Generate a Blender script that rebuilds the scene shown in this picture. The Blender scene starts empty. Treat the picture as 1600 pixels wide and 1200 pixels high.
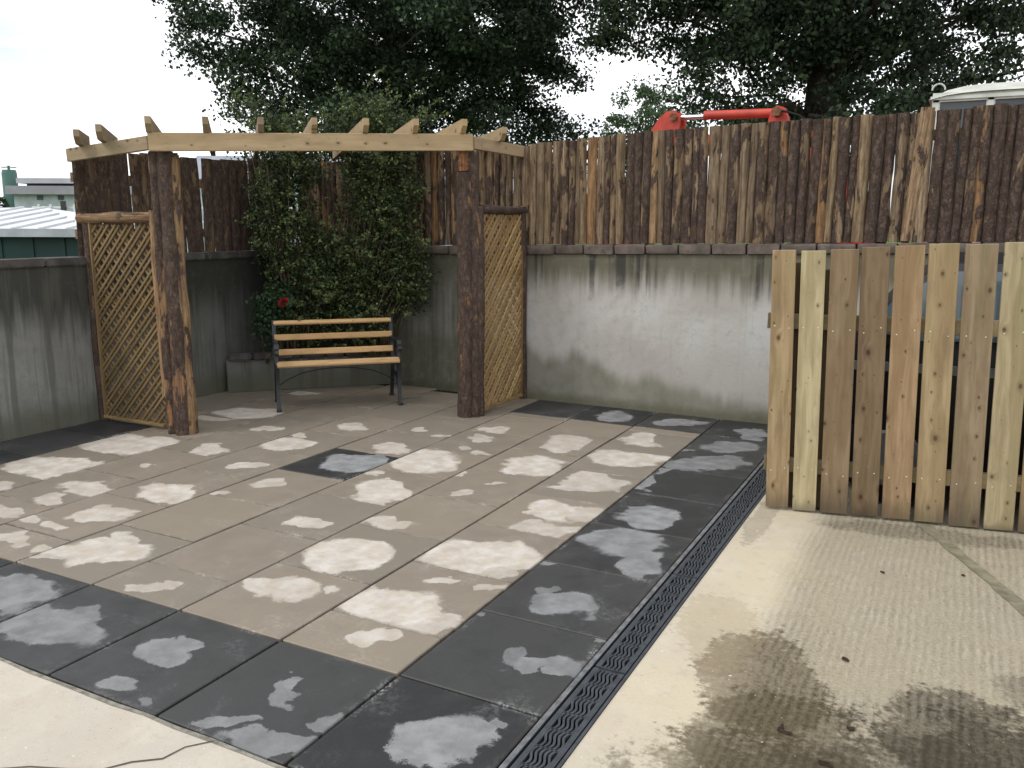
import bpy, bmesh, math, random
import numpy as np
from mathutils import Vector, Matrix

sc = bpy.context.scene
COL = sc.collection
R = math.radians

# ------------------------------------------------------------------ camera
cam_d = bpy.data.cameras.new('camera')
cam = bpy.data.objects.new('camera', cam_d)
COL.objects.link(cam)
cam_d.sensor_width = 36.0
cam_d.lens = 30.046
cam_d.clip_end = 1500
cam_d.clip_start = 0.05
cam.matrix_world = Matrix((
    (0.88652995, -0.08893085, 0.45404400, 1.80528),
    (0.46265517, 0.16222256, -0.87156987, -2.51467),
    (0.00385327, 0.98273860, 0.18495947, 1.72911),
    (0, 0, 0, 1)))
sc.camera = cam

# ------------------------------------------------------------------ sky and sun
SUN_AZ = Vector((-0.45, -0.62, 0)).normalized()
SUN_EL = R(52)
world = bpy.data.worlds.new('World')
sc.world = world
world.use_nodes = True
wt = world.node_tree
wt.nodes.clear()
w_out = wt.nodes.new('ShaderNodeOutputWorld')
w_bg = wt.nodes.new('ShaderNodeBackground')
w_sky = wt.nodes.new('ShaderNodeTexSky')
w_sky.sky_type = 'NISHITA'
w_sky.sun_disc = False
w_sky.sun_elevation = SUN_EL
w_sky.sun_rotation = math.atan2(SUN_AZ.x, SUN_AZ.y)
w_tc = wt.nodes.new('ShaderNodeTexCoord')
w_map = wt.nodes.new('ShaderNodeMapping')
w_map.inputs['Scale'].default_value = (1.6, 1.6, 4.5)
w_map.inputs['Location'].default_value = (3.3, 1.1, 0.2)
w_n = wt.nodes.new('ShaderNodeTexNoise')
w_n.inputs['Scale'].default_value = 1.5
w_n.inputs['Detail'].default_value = 6
w_n.inputs['Roughness'].default_value = 0.55
w_r = wt.nodes.new('ShaderNodeValToRGB')
w_r.color_ramp.elements[0].position = 0.33
w_r.color_ramp.elements[0].color = (0.2, 0.2, 0.2, 1)
w_r.color_ramp.elements[1].position = 0.56
w_r.color_ramp.elements[1].color = (1, 1, 1, 1)
w_mix = wt.nodes.new('ShaderNodeMix')
w_mix.data_type = 'RGBA'
w_mix.inputs['B'].default_value = (13.5, 13.7, 14.0, 1)      # thin bright cloud
wt.links.new(w_tc.outputs['Generated'], w_map.inputs['Vector'])
wt.links.new(w_map.outputs[0], w_n.inputs['Vector'])
wt.links.new(w_n.outputs['Fac'], w_r.inputs['Fac'])
wt.links.new(w_r.outputs['Color'], w_mix.inputs['Factor'])
wt.links.new(w_sky.outputs['Color'], w_mix.inputs['A'])
wt.links.new(w_mix.outputs['Result'], w_bg.inputs['Color'])
wt.links.new(w_bg.outputs[0], w_out.inputs['Surface'])
w_bg.inputs['Strength'].default_value = 0.12

world.cycles.sampling_method = 'MANUAL'
world.cycles.sample_map_resolution = 256

sun_d = bpy.data.lights.new('sun', 'SUN')
sun_d.energy = 1.1
sun_d.angle = R(16)
sun_d.color = (1.0, 0.955, 0.88)
sun = bpy.data.objects.new('sun', sun_d)
COL.objects.link(sun)
sun_dir = SUN_AZ * math.cos(SUN_EL) + Vector((0, 0, math.sin(SUN_EL)))
sun.rotation_euler = (-sun_dir).to_track_quat('-Z', 'Y').to_euler()

sc.view_settings.view_transform = 'Standard'
sc.view_settings.look = 'None'
sc.view_settings.exposure = 0.0
sc.view_settings.gamma = 1.0
sc.view_settings.use_curve_mapping = False
sc.render.engine = 'CYCLES'
sc.cycles.max_bounces = 4
sc.cycles.diffuse_bounces = 3
sc.cycles.glossy_bounces = 1
sc.cycles.transmission_bounces = 2
sc.cycles.transparent_max_bounces = 4
sc.cycles.caustics_reflective = False
sc.cycles.caustics_refractive = False

rnd = random.Random(11)
nrg = np.random.default_rng(5)

# ------------------------------------------------------------------ helpers: objects
def link(name, data, parent=None, loc=None, rot=None):
    o = bpy.data.objects.new(name, data)
    COL.objects.link(o)
    if parent is not None:
        o.parent = parent
    if loc is not None:
        o.location = loc
    if rot is not None:
        o.rotation_euler = rot
    return o

def tag(o, label=None, cat=None, group=None, kind=None):
    if label: o['label'] = label
    if cat: o['category'] = cat
    if group: o['group'] = group
    if kind: o['kind'] = kind
    return o

def empty(name, loc=(0, 0, 0), rotz=0.0, label=None, cat=None, group=None):
    o = link(name, None, None, loc, (0, 0, rotz))
    o.empty_display_size = 0.1
    return tag(o, label, cat, group)

def mesh(name, verts, faces, mat=None, smooth=False):
    me = bpy.data.meshes.new(name)
    me.from_pydata([tuple(v) for v in verts], [], [tuple(f) for f in faces])
    if mat: me.materials.append(mat)
    if smooth:
        me.polygons.foreach_set('use_smooth', [True] * len(me.polygons))
    me.update()
    return me

class MB:
    """collects simple shapes into one mesh"""
    def __init__(self):
        self.v = []; self.f = []; self.mi = []
    def add(self, verts, faces, mi=0):
        b = len(self.v)
        self.v += [tuple(p) for p in verts]
        self.f += [tuple(i + b for i in f) for f in faces]
        self.mi += [mi] * len(faces)
        return self
    def box(self, c, s, mat=None, mi=0, bev=0.0):
        bm = bmesh.new()
        bmesh.ops.create_cube(bm, size=1.0)
        bmesh.ops.scale(bm, vec=s, verts=bm.verts)
        if bev > 0:
            bmesh.ops.bevel(bm, geom=bm.edges[:], offset=bev, segments=1, affect='EDGES', profile=0.5)
        M = Matrix.Translation(c)
        if mat is not None:
            M = M @ mat.to_4x4()
        bmesh.ops.transform(bm, matrix=M, verts=bm.verts)
        bm.verts.index_update()
        self.add([v.co[:] for v in bm.verts], [[v.index for v in f.verts] for f in bm.faces], mi)
        bm.free()
        return self
    def sweep(self, pts, radii, n=8, mi=0, cap=True, flat=1.0):
        """round (or flattened) tube through points with a radius at each"""
        P = [Vector(p) for p in pts]
        if not hasattr(radii, '__len__'): radii = [radii] * len(P)
        vs = []; fs = []
        t0 = (P[1] - P[0]).normalized()
        ref = Vector((0, 0, 1)) if abs(t0.z) < 0.9 else Vector((1, 0, 0))
        for i, p in enumerate(P):
            t = (P[min(i + 1, len(P) - 1)] - P[max(i - 1, 0)]).normalized()
            a = t.cross(ref)
            if a.length < 1e-4: a = t.cross(Vector((0, 1, 0)))
            a.normalize()
            b = a.cross(t).normalized()
            for k in range(n):
                th = 2 * math.pi * k / n
                vs.append(p + a * (math.cos(th) * radii[i]) + b * (math.sin(th) * radii[i] * flat))
        for i in range(len(P) - 1):
            for k in range(n):
                k2 = (k + 1) % n
                fs.append((i * n + k, i * n + k2, (i + 1) * n + k2, (i + 1) * n + k))
        if cap:
            fs.append(tuple(range(n - 1, -1, -1)))
            fs.append(tuple(range((len(P) - 1) * n, len(P) * n)))
        return self.add(vs, fs, mi)
    def bar(self, pts, w, t, side, mi=0):
        """rectangular bar through points; 'side' is the direction of the width w"""
        P = [Vector(p) for p in pts]; s = Vector(side).normalized()
        vs = []; fs = []
        for i, p in enumerate(P):
            d = (P[min(i + 1, len(P) - 1)] - P[max(i - 1, 0)]).normalized()
            u = d.cross(s).normalized()
            for a, b in ((-1, -1), (1, -1), (1, 1), (-1, 1)):
                vs.append(p + s * (a * w / 2) + u * (b * t / 2))
        for i in range(len(P) - 1):
            for k in range(4):
                k2 = (k + 1) % 4
                fs.append((i * 4 + k, i * 4 + k2, (i + 1) * 4 + k2, (i + 1) * 4 + k))
        fs.append((3, 2, 1, 0)); n = (len(P) - 1) * 4
        fs.append((n, n + 1, n + 2, n + 3))
        return self.add(vs, fs, mi)
    def prism(self, poly, d0, d1, mi=0, f=None):
        """polygon of (u,w) extruded from d0 to d1; f maps (u,d,w) to a point"""
        f = f or (lambda u, d, w: (u, d, w))
        n = len(poly)
        vs = [f(u, d0, w) for u, w in poly] + [f(u, d1, w) for u, w in poly]
        fs = [tuple(range(n)), tuple(range(2 * n - 1, n - 1, -1))]
        for i in range(n):
            j = (i + 1) % n
            fs.append((i, i + n, j + n, j))
        return self.add(vs, fs, mi)
    def data(self, name, mats, smooth=False, angle=None, fix=True):
        if not isinstance(mats, (list, tuple)): mats = [mats]
        me = bpy.data.meshes.new(name)
        me.from_pydata(self.v, [], self.f)
        for m in mats: me.materials.append(m)
        me.polygons.foreach_set('material_index', self.mi)
        if fix:
            bm = bmesh.new(); bm.from_mesh(me)
            bmesh.ops.recalc_face_normals(bm, faces=bm.faces)
            bm.to_mesh(me); bm.free()
        if smooth or angle:
            me.polygons.foreach_set('use_smooth', [True] * len(me.polygons))
        me.update()
        if angle:
            try: me.set_sharp_from_angle(angle=R(angle))
            except Exception: pass
        return me
    def obj(self, name, mats, parent=None, smooth=False, angle=None, loc=None, rot=None):
        return link(name, self.data(name, mats, smooth, angle), parent, loc, rot)

# ------------------------------------------------------------------ helpers: materials
class NT:
    def __init__(self, name):
        self.m = bpy.data.materials.new(name)
        self.m.use_nodes = True
        self.t = self.m.node_tree
        self.t.nodes.clear()
        self.out = self.t.nodes.new('ShaderNodeOutputMaterial')
        self.p = self.t.nodes.new('ShaderNodeBsdfPrincipled')
        self.t.links.new(self.p.outputs[0], self.out.inputs['Surface'])
        self._tc = None; self._geo = None; self._oi = None
    def n(self, typ): return self.t.nodes.new(typ)
    def set(self, sock, v):
        if isinstance(v, bpy.types.NodeSocket): self.t.links.new(v, sock)
        elif hasattr(v, '__len__') and sock.type == 'RGBA' and len(v) == 3: sock.default_value = (*v, 1)
        else: sock.default_value = v
    def obj(self):
        if not self._tc: self._tc = self.n('ShaderNodeTexCoord')
        return self._tc.outputs['Object']
    def pos(self):
        if not self._geo: self._geo = self.n('ShaderNodeNewGeometry')
        return self._geo.outputs['Position']
    def rand(self):
        if not self._oi: self._oi = self.n('ShaderNodeObjectInfo')
        return self._oi.outputs['Random']
    def attr(self, name, out='Vector'):
        a = self.n('ShaderNodeAttribute'); a.attribute_type = 'OBJECT'; a.attribute_name = name
        return a.outputs[out]
    def math(self, op, a, b=0.0, c=None, clamp=False):
        x = self.n('ShaderNodeMath'); x.operation = op; x.use_clamp = clamp
        self.set(x.inputs[0], a); self.set(x.inputs[1], b)
        if c is not None: self.set(x.inputs[2], c)
        return x.outputs[0]
    def vm(self, op, a, b=(0, 0, 0), out=0):
        x = self.n('ShaderNodeVectorMath'); x.operation = op
        self.set(x.inputs[0], a)
        if op == 'SCALE': self.set(x.inputs['Scale'], b)
        elif len(x.inputs) > 1: self.set(x.inputs[1], b)
        return x.outputs['Value'] if op in ('LENGTH', 'DISTANCE', 'DOT_PRODUCT') else x.outputs[0]
    def sep(self, v):
        x = self.n('ShaderNodeSeparateXYZ'); self.set(x.inputs[0], v); return x.outputs
    def comb(self, a, b, c):
        x = self.n('ShaderNodeCombineXYZ')
        self.set(x.inputs[0], a); self.set(x.inputs[1], b); self.set(x.inputs[2], c); return x.outputs[0]
    def noise(self, v, scale, detail=4.0, rough=0.55, dist=0.0, out='Fac'):
        x = self.n('ShaderNodeTexNoise'); self.set(x.inputs['Vector'], v)
        x.inputs['Scale'].default_value = scale; x.inputs['Detail'].default_value = detail
        x.inputs['Roughness'].default_value = rough; x.inputs['Distortion'].default_value = dist
        return x.outputs[out]
    def voro(self, v, scale, out='Distance', feature='F1', rnd_=1.0):
        x = self.n('ShaderNodeTexVoronoi'); x.feature = feature; self.set(x.inputs['Vector'], v)
        x.inputs['Scale'].default_value = scale; x.inputs['Randomness'].default_value = rnd_
        return x.outputs[out]
    def stretch(self, v, s): return self.vm('MULTIPLY', v, s)
    def step(self, v, a, b):
        x = self.n('ShaderNodeMapRange'); x.interpolation_type = 'SMOOTHSTEP'
        self.set(x.inputs['Value'], v); self.set(x.inputs['From Min'], a); self.set(x.inputs['From Max'], b)
        return x.outputs[0]
    def lin(self, v, a, b, c=0.0, d=1.0):
        x = self.n('ShaderNodeMapRange')
        self.set(x.inputs['Value'], v)
        for k, q in zip(('From Min', 'From Max', 'To Min', 'To Max'), (a, b, c, d)): self.set(x.inputs[k], q)
        return x.outputs[0]
    def mix(self, f, a, b, mode='MIX'):
        x = self.n('ShaderNodeMix'); x.data_type = 'RGBA'; x.blend_type = mode
        self.set(x.inputs['Factor'], f); self.set(x.inputs['A'], a); self.set(x.inputs['B'], b)
        return x.outputs['Result']
    def bump(self, h, strength=0.5, dist=0.01, prev=None):
        x = self.n('ShaderNodeBump'); x.inputs['Strength'].default_value = strength
        x.inputs['Distance'].default_value = dist; self.set(x.inputs['Height'], h)
        if prev is not None: self.t.links.new(prev, x.inputs['Normal'])
        return x.outputs[0]
    def fin(self, col, rough=0.8, spec=0.3, normal=None, metal=0.0, **kw):
        self.set(self.p.inputs['Base Color'], col)
        self.set(self.p.inputs['Roughness'], rough)
        self.set(self.p.inputs['Specular IOR Level'], spec)
        self.set(self.p.inputs['Metallic'], metal)
        if normal is not None: self.t.links.new(normal, self.p.inputs['Normal'])
        for k, v in kw.items(): self.set(self.p.inputs[k], v)
        return self.m

def plain(name, col, rough=0.6, spec=0.4, metal=0.0, var=0.12, scale=6.0, bump=0.0):
    t = NT(name)
    nz = t.noise(t.obj(), scale, 5, 0.6)
    a = tuple(c * (1 - var) for c in col); b = tuple(min(1, c * (1 + var)) for c in col)
    nr = t.bump(t.noise(t.obj(), scale * 12, 4), bump, 0.004) if bump else None
    return t.fin(t.mix(t.step(nz, 0.3, 0.7), a, b), t.lin(nz, 0, 1, rough - 0.08, min(1, rough + 0.08)), spec, nr, metal)

NPAT = 5
def slab_material(name, wet, wet2, dry, dry2, dust):
    t = NT(name)
    P = t.pos(); s = t.sep(P)
    flat = t.comb(s[0], s[1], 0.0)
    nA = t.noise(flat, 5.5, 6, 0.62)
    nB = t.noise(flat, 24.0, 5, 0.65)
    nC = t.noise(flat, 140.0, 3, 0.6)
    # the outline of a drying patch wanders: bend the coordinates at three sizes
    w1 = t.vm('SCALE', t.vm('SUBTRACT', t.noise(flat, 4.6, 2, 0.5, 0.0, 'Color'), (0.5, 0.5, 0.5)), 0.30)
    w2 = t.vm('SCALE', t.vm('SUBTRACT', t.noise(flat, 19.0, 5, 0.62, 0.0, 'Color'), (0.5, 0.5, 0.5)), 0.075)
    sw = t.sep(t.vm('ADD', t.vm('ADD', flat, w1), w2))
    bent = t.comb(sw[0], sw[1], 0.0)
    soft = t.lin(t.noise(flat, 3.7, 2), 0.38, 0.68, 0.02, 0.17)
    best = None
    for k in range(NPAT):
        a = t.attr('patch_place_%d' % k); b = t.attr('patch_size_%d' % k)
        sa = t.sep(a); sb = t.sep(b)
        d = t.vm('SUBTRACT', bent, t.comb(sa[0], sa[1], 0.0))
        r = t.n('ShaderNodeVectorRotate'); r.rotation_type = 'Z_AXIS'
        t.set(r.inputs['Vector'], d); t.set(r.inputs['Angle'], t.math('MULTIPLY', sa[2], -1.0))
        q = t.vm('DIVIDE', r.outputs[0], t.comb(sb[0], sb[1], 1.0))
        m = t.math('SUBTRACT', 1.05, t.vm('LENGTH', q))
        m = t.math('ADD', t.math('ADD', m, 1.0), t.math('ADD', t.math('MULTIPLY', t.math('SUBTRACT', nB, 0.5), 0.22), t.math('MULTIPLY', t.math('SUBTRACT', nC, 0.5), 0.34)))
        m = t.math('MULTIPLY', t.step(m, t.math('SUBTRACT', 0.97, t.math('MULTIPLY', soft, 0.9)), t.math('ADD', 1.0, soft)), sb[2])
        best = m if best is None else t.math('MAXIMUM', best, m)
    best = t.math('MULTIPLY', best, t.lin(t.noise(flat, 7.5, 5, 0.6), 0.32, 0.54, 0.72, 1.0))
    # thin dusty smears left by earlier drying
    sm = t.math('MULTIPLY', t.step(t.noise(flat, 3.4, 5, 0.62, 0.8), 0.50, 0.72), t.step(t.noise(flat, 42.0, 4, 0.7), 0.40, 0.66))
    best = t.math('MAXIMUM', best, t.math('MULTIPLY', sm, 0.30))
    # dust left along the edges of the slab
    so = t.sep(t.obj())
    ex = t.math('MAXIMUM', t.math('MULTIPLY', t.math('ABSOLUTE', so[0]), 1 / 0.297), t.math('MULTIPLY', t.math('ABSOLUTE', so[1]), 1 / 0.322))
    edge = t.math('MULTIPLY', t.step(ex, 0.90, 1.0), t.step(t.noise(flat, 3.1, 3), 0.50, 0.68))
    edge = t.math('MULTIPLY', edge, t.step(t.noise(flat, 60.0, 3, 0.7), 0.45, 0.60))
    speck = t.step(t.noise(flat, 210.0, 2, 0.5), 0.69, 0.74)
    rv = t.rand()
    wc = t.mix(t.step(t.math('ADD', nA, t.math('MULTIPLY', t.math('SUBTRACT', rv, 0.5), 0.5)), 0.25, 0.75), wet, wet2)
    wc = t.mix(t.math('MULTIPLY', nC, 0.35), wc, tuple(c * 0.62 for c in wet))
    dc = t.mix(t.step(t.noise(flat, 9.0, 5, 0.6), 0.35, 0.68), dry, dry2)
    dc = t.mix(t.math('MULTIPLY', t.step(nC, 0.45, 0.8), 0.25), dc, tuple(c * 0.7 for c in dry))
    c = t.mix(best, wc, dc)
    c = t.mix(t.math('MULTIPLY', edge, 0.75), c, dust)
    c = t.mix(t.math('MULTIPLY', speck, 0.25), c, dust)
    rimd = t.math('MULTIPLY', t.step(ex, 0.955, 1.0), t.step(t.noise(flat, 11.0, 4, 0.6), 0.38, 0.62))
    c = t.mix(t.math('MULTIPLY', rimd, 0.45), c, (0.07, 0.06, 0.048))
    drt = t.step(t.noise(flat, 48.0, 3, 0.5), 0.72, 0.78)
    c = t.mix(t.math('MULTIPLY', drt, 0.45), c, (0.05, 0.042, 0.035))
    rough = t.mix(best, (0.50,) * 3, (0.9,) * 3)
    h = t.math('ADD', t.math('MULTIPLY', nB, 0.6), t.math('MULTIPLY', nC, 0.5))
    return t.fin(c, rough, 0.32, t.bump(h, 0.35, 0.004))

M_SLAB = slab_material('sandstone_paving', (0.238, 0.205, 0.163), (0.285, 0.240, 0.185), (0.52, 0.455, 0.375), (0.63, 0.59, 0.535), (0.58, 0.52, 0.43))
M_DARK = slab_material('slate_grey_paving', (0.030, 0.0305, 0.031), (0.060, 0.060, 0.059), (0.235, 0.238, 0.240), (0.32, 0.322, 0.322), (0.38, 0.38, 0.37))

def wood_material(name, base, dark, grain=1.0, knots=True, green=0.0):
    """sawn softwood; grain runs along local z, the object's 'tint' multiplies it"""
    t = NT(name)
    o = t.obj(); s = t.sep(o)
    off = t.math('MULTIPLY', t.rand(), 37.0)
    tint = t.attr('tint')
    p = t.comb(t.math('ADD', s[0], off), t.math('ADD', s[1], off), t.math('ADD', s[2], off))
    kn = None; pull = 0.0
    if knots:
        vp = t.comb(t.math('MULTIPLY', t.math('ADD', s[0], off), 10.0), t.math('MULTIPLY', t.math('ADD', s[2], off), 6.5), 0.0)
        vn = t.n('ShaderNodeTexVoronoi'); vn.voronoi_dimensions = '2D'; t.set(vn.inputs['Vector'], vp); vn.inputs['Scale'].default_value = 1.0
        vd = vn.outputs['Distance']; vc = vn.outputs['Color']
        vr = t.sep(vc)[0]
        rad = t.lin(t.math('POWER', vr, 4.5), 0.0, 1.0, 0.022, 0.150)
        vd = t.math('ADD', vd, t.math('MULTIPLY', t.math('SUBTRACT', t.noise(t.stretch(p, (60, 60, 40)), 1.0, 2), 0.5), 0.05))
        kn = t.math('SUBTRACT', 1.0, t.step(vd, t.math('MULTIPLY', rad, 0.35), t.math('MULTIPLY', rad, 1.25)))
        halo = t.math('SUBTRACT', 1.0, t.step(vd, rad, t.math('MULTIPLY', rad, 2.6)))
        pull = t.math('MULTIPLY', t.math('SUBTRACT', 1.0, t.step(vd, 0.0, t.math('MULTIPLY', rad, 4.0))), 0.035)
    wob = t.math('MULTIPLY', t.math('SUBTRACT', t.noise(t.stretch(p, (2, 2, 1.6)), 1.6, 2), 0.5), 0.05)
    xg = t.math('ADD', t.math('ADD', s[0], wob), pull)
    gp = t.comb(t.math('ADD', xg, off), t.math('MULTIPLY', s[1], 0.5), t.math('ADD', t.math('MULTIPLY', s[2], 0.045), off))
    g1 = t.noise(gp, 70.0, 4, 0.6)
    g2 = t.noise(gp, 34.0, 3, 0.55)
    big = t.noise(t.comb(t.math('ADD', xg, off), off, t.math('MULTIPLY', s[2], 0.10)), 9.0, 2, 0.5)
    f = t.math('ADD', t.math('MULTIPLY', t.step(g1, 0.30, 0.72), 0.42 * grain), t.math('MULTIPLY', t.step(g2, 0.34, 0.70), 0.36 * grain))
    mot = t.noise(t.stretch(p, (16, 16, 5)), 1.0, 5, 0.65)
    c = t.mix(f, base, dark)
    c = t.mix(t.math('MULTIPLY', t.step(big, 0.50, 0.57), 0.50), c, dark)
    st = t.noise(t.stretch(p, (5, 5, 1.6)), 2.2, 4, 0.6)
    c = t.mix(t.math('MULTIPLY', t.step(st, 0.55, 0.75), 0.35), c, (0.16, 0.125, 0.085))
    c = t.mix(t.math('MULTIPLY', t.step(mot, 0.48, 0.72), 0.32), c, tuple(x * 0.72 for x in dark))
    if green > 0.2:
        ft = t.math('SUBTRACT', 1.0, t.step(s[2], 0.0, t.math('MULTIPLY', t.noise(t.stretch(p, (14, 14, 3)), 1.0, 4, 0.65), t.lin(t.rand(), 0.0, 1.0, 0.05, 0.55))))
        c = t.mix(t.math('MULTIPLY', ft, 0.62), c, (0.075, 0.062, 0.045))
    if green:
        gn = t.noise(t.stretch(p, (6, 6, 1.1)), 1.8, 3)
        c = t.mix(t.math('MULTIPLY', t.step(gn, 0.5, 0.7), green), c, (0.22, 0.21, 0.08))
    if knots:
        c = t.mix(t.math('MULTIPLY', halo, 0.35), c, tuple(x * 0.62 for x in dark))
        c = t.mix(t.math('MULTIPLY', kn, 0.85), c, (0.085, 0.045, 0.022))
    c = t.mix(1.0, c, tint, 'MULTIPLY')
    h = t.math('ADD', g1, t.math('MULTIPLY', g2, 0.5))
    return t.fin(c, 0.72, 0.25, t.bump(h, 0.25, 0.002))

M_PICKET = wood_material('treated_softwood', (0.445, 0.345, 0.205), (0.245, 0.172, 0.092), 1.0, True, 0.30)
M_BEAM = wood_material('planed_softwood', (0.45, 0.345, 0.215), (0.34, 0.245, 0.145), 0.75, True, 0.08)
M_LATH = wood_material('lath_softwood', (0.36, 0.262, 0.150), (0.20, 0.138, 0.076), 0.8, False, 0.15)
M_BENCH = wood_material('varnished_slat', (0.56, 0.37, 0.19), (0.40, 0.245, 0.11), 0.7, True)

def bark_material(name, rough_h=1.0):
    """round-backed sawmill slabs: bark with bare wood where it has peeled; reads object 'bark' and 'tint'"""
    t = NT(name)
    o = t.obj(); s = t.sep(o)
    off = t.math('MULTIPLY', t.rand(), 53.0)
    p = t.vm('ADD', o, t.comb(off, off, off))
    amt = t.attr('bark', 'Fac'); tint = t.attr('tint')
    n1 = t.noise(t.stretch(p, (10, 5, 2.4)), 1.0, 3, 0.55, 0.5)
    n2 = t.noise(t.stretch(p, (40, 26, 13)), 1.0, 4, 0.65)
    v = t.math('ADD', n1, t.math('MULTIPLY', t.math('SUBTRACT', n2, 0.5), 0.30))
    th = t.lin(amt, 0.0, 1.0, 0.70, 0.30)
    bark = t.step(v, t.math('SUBTRACT', th, 0.008), t.math('ADD', th, 0.012))
    rim = t.math('MULTIPLY', t.step(v, t.math('SUBTRACT', th, 0.09), th), t.math('SUBTRACT', 1.0, bark))
    # bark: plates with dark cracks, purple to grey brown
    vb = t.math('SUBTRACT', 1.0, t.step(t.voro(t.vm('ADD', t.stretch(p, (20, 20, 9)), t.vm('SCALE', t.noise(p, 22.0, 4, 0.6, 0.0, 'Color'), 2.2)), 1.0, 'Distance', 'DISTANCE_TO_EDGE'), 0.02, 0.16))
    nb = t.noise(t.stretch(p, (30, 30, 14)), 1.0, 6, 0.7)
    bc = t.mix(t.step(nb, 0.32, 0.70), (0.054, 0.036, 0.029), (0.150, 0.104, 0.082))
    bc = t.mix(t.math('MULTIPLY', t.math('MULTIPLY', vb, t.step(nb, 0.3, 0.6)), 0.42), bc, (0.020, 0.014, 0.013))
    lich = t.step(t.noise(t.stretch(p, (14, 14, 8)), 1.0, 5, 0.7), 0.62, 0.70)
    bc = t.mix(t.math('MULTIPLY', lich, 0.5), bc, (0.20, 0.175, 0.155))
    # bare wood: grain along z
    g = t.noise(t.comb(t.math('MULTIPLY', t.sep(p)[0], 75.0), t.math('MULTIPLY', t.sep(p)[1], 30.0), t.math('MULTIPLY', t.sep(p)[2], 3.2)), 1.0, 5, 0.65)
    wc = t.mix(t.step(g, 0.34, 0.68), (0.395, 0.285, 0.180), (0.160, 0.108, 0.068))
    wc = t.mix(1.0, wc, tint, 'MULTIPLY')
    wst = t.step(t.noise(t.stretch(p, (16, 16, 3.5)), 1.0, 4, 0.6), 0.50, 0.66)
    wc = t.mix(t.math('MULTIPLY', wst, 0.5), wc, (0.105, 0.066, 0.042))
    kd = t.voro(t.stretch(p, (10, 6, 4)), 1.0)
    wc = t.mix(t.math('MULTIPLY', t.math('SUBTRACT', 1.0, t.step(kd, 0.07, 0.13)), 0.8), wc, (0.05, 0.027, 0.016))
    c = t.mix(bark, wc, bc)
    c = t.mix(t.math('MULTIPLY', rim, 0.45), c, (0.17, 0.105, 0.058))
    fl = t.step(t.noise(t.stretch(p, (85, 85, 45)), 1.0, 2, 0.5), 0.70, 0.74)
    c = t.mix(t.math('MULTIPLY', fl, 0.45), c, (0.34, 0.26, 0.175))
    mott = t.step(t.noise(t.stretch(p, (28, 28, 11)), 1.0, 5, 0.7), 0.46, 0.64)
    c = t.mix(t.math('MULTIPLY', mott, 0.40), c, (0.095, 0.062, 0.042))
    h = t.math('ADD', t.math('MULTIPLY', bark, t.math('ADD', 0.8, t.math('MULTIPLY', nb, 0.9))), t.math('MULTIPLY', g, 0.35))
    h = t.math('SUBTRACT', h, t.math('MULTIPLY', t.math('MULTIPLY', vb, bark), 0.7))
    return t.fin(c, 0.85, 0.22, t.bump(h, 0.8, 0.008 * rough_h))
M_BARK = bark_material('bark_slab')
M_CUT = plain('fresh_saw_cut', (0.42, 0.29, 0.16), 0.8, 0.2, 0, 0.25, 20)

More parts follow.
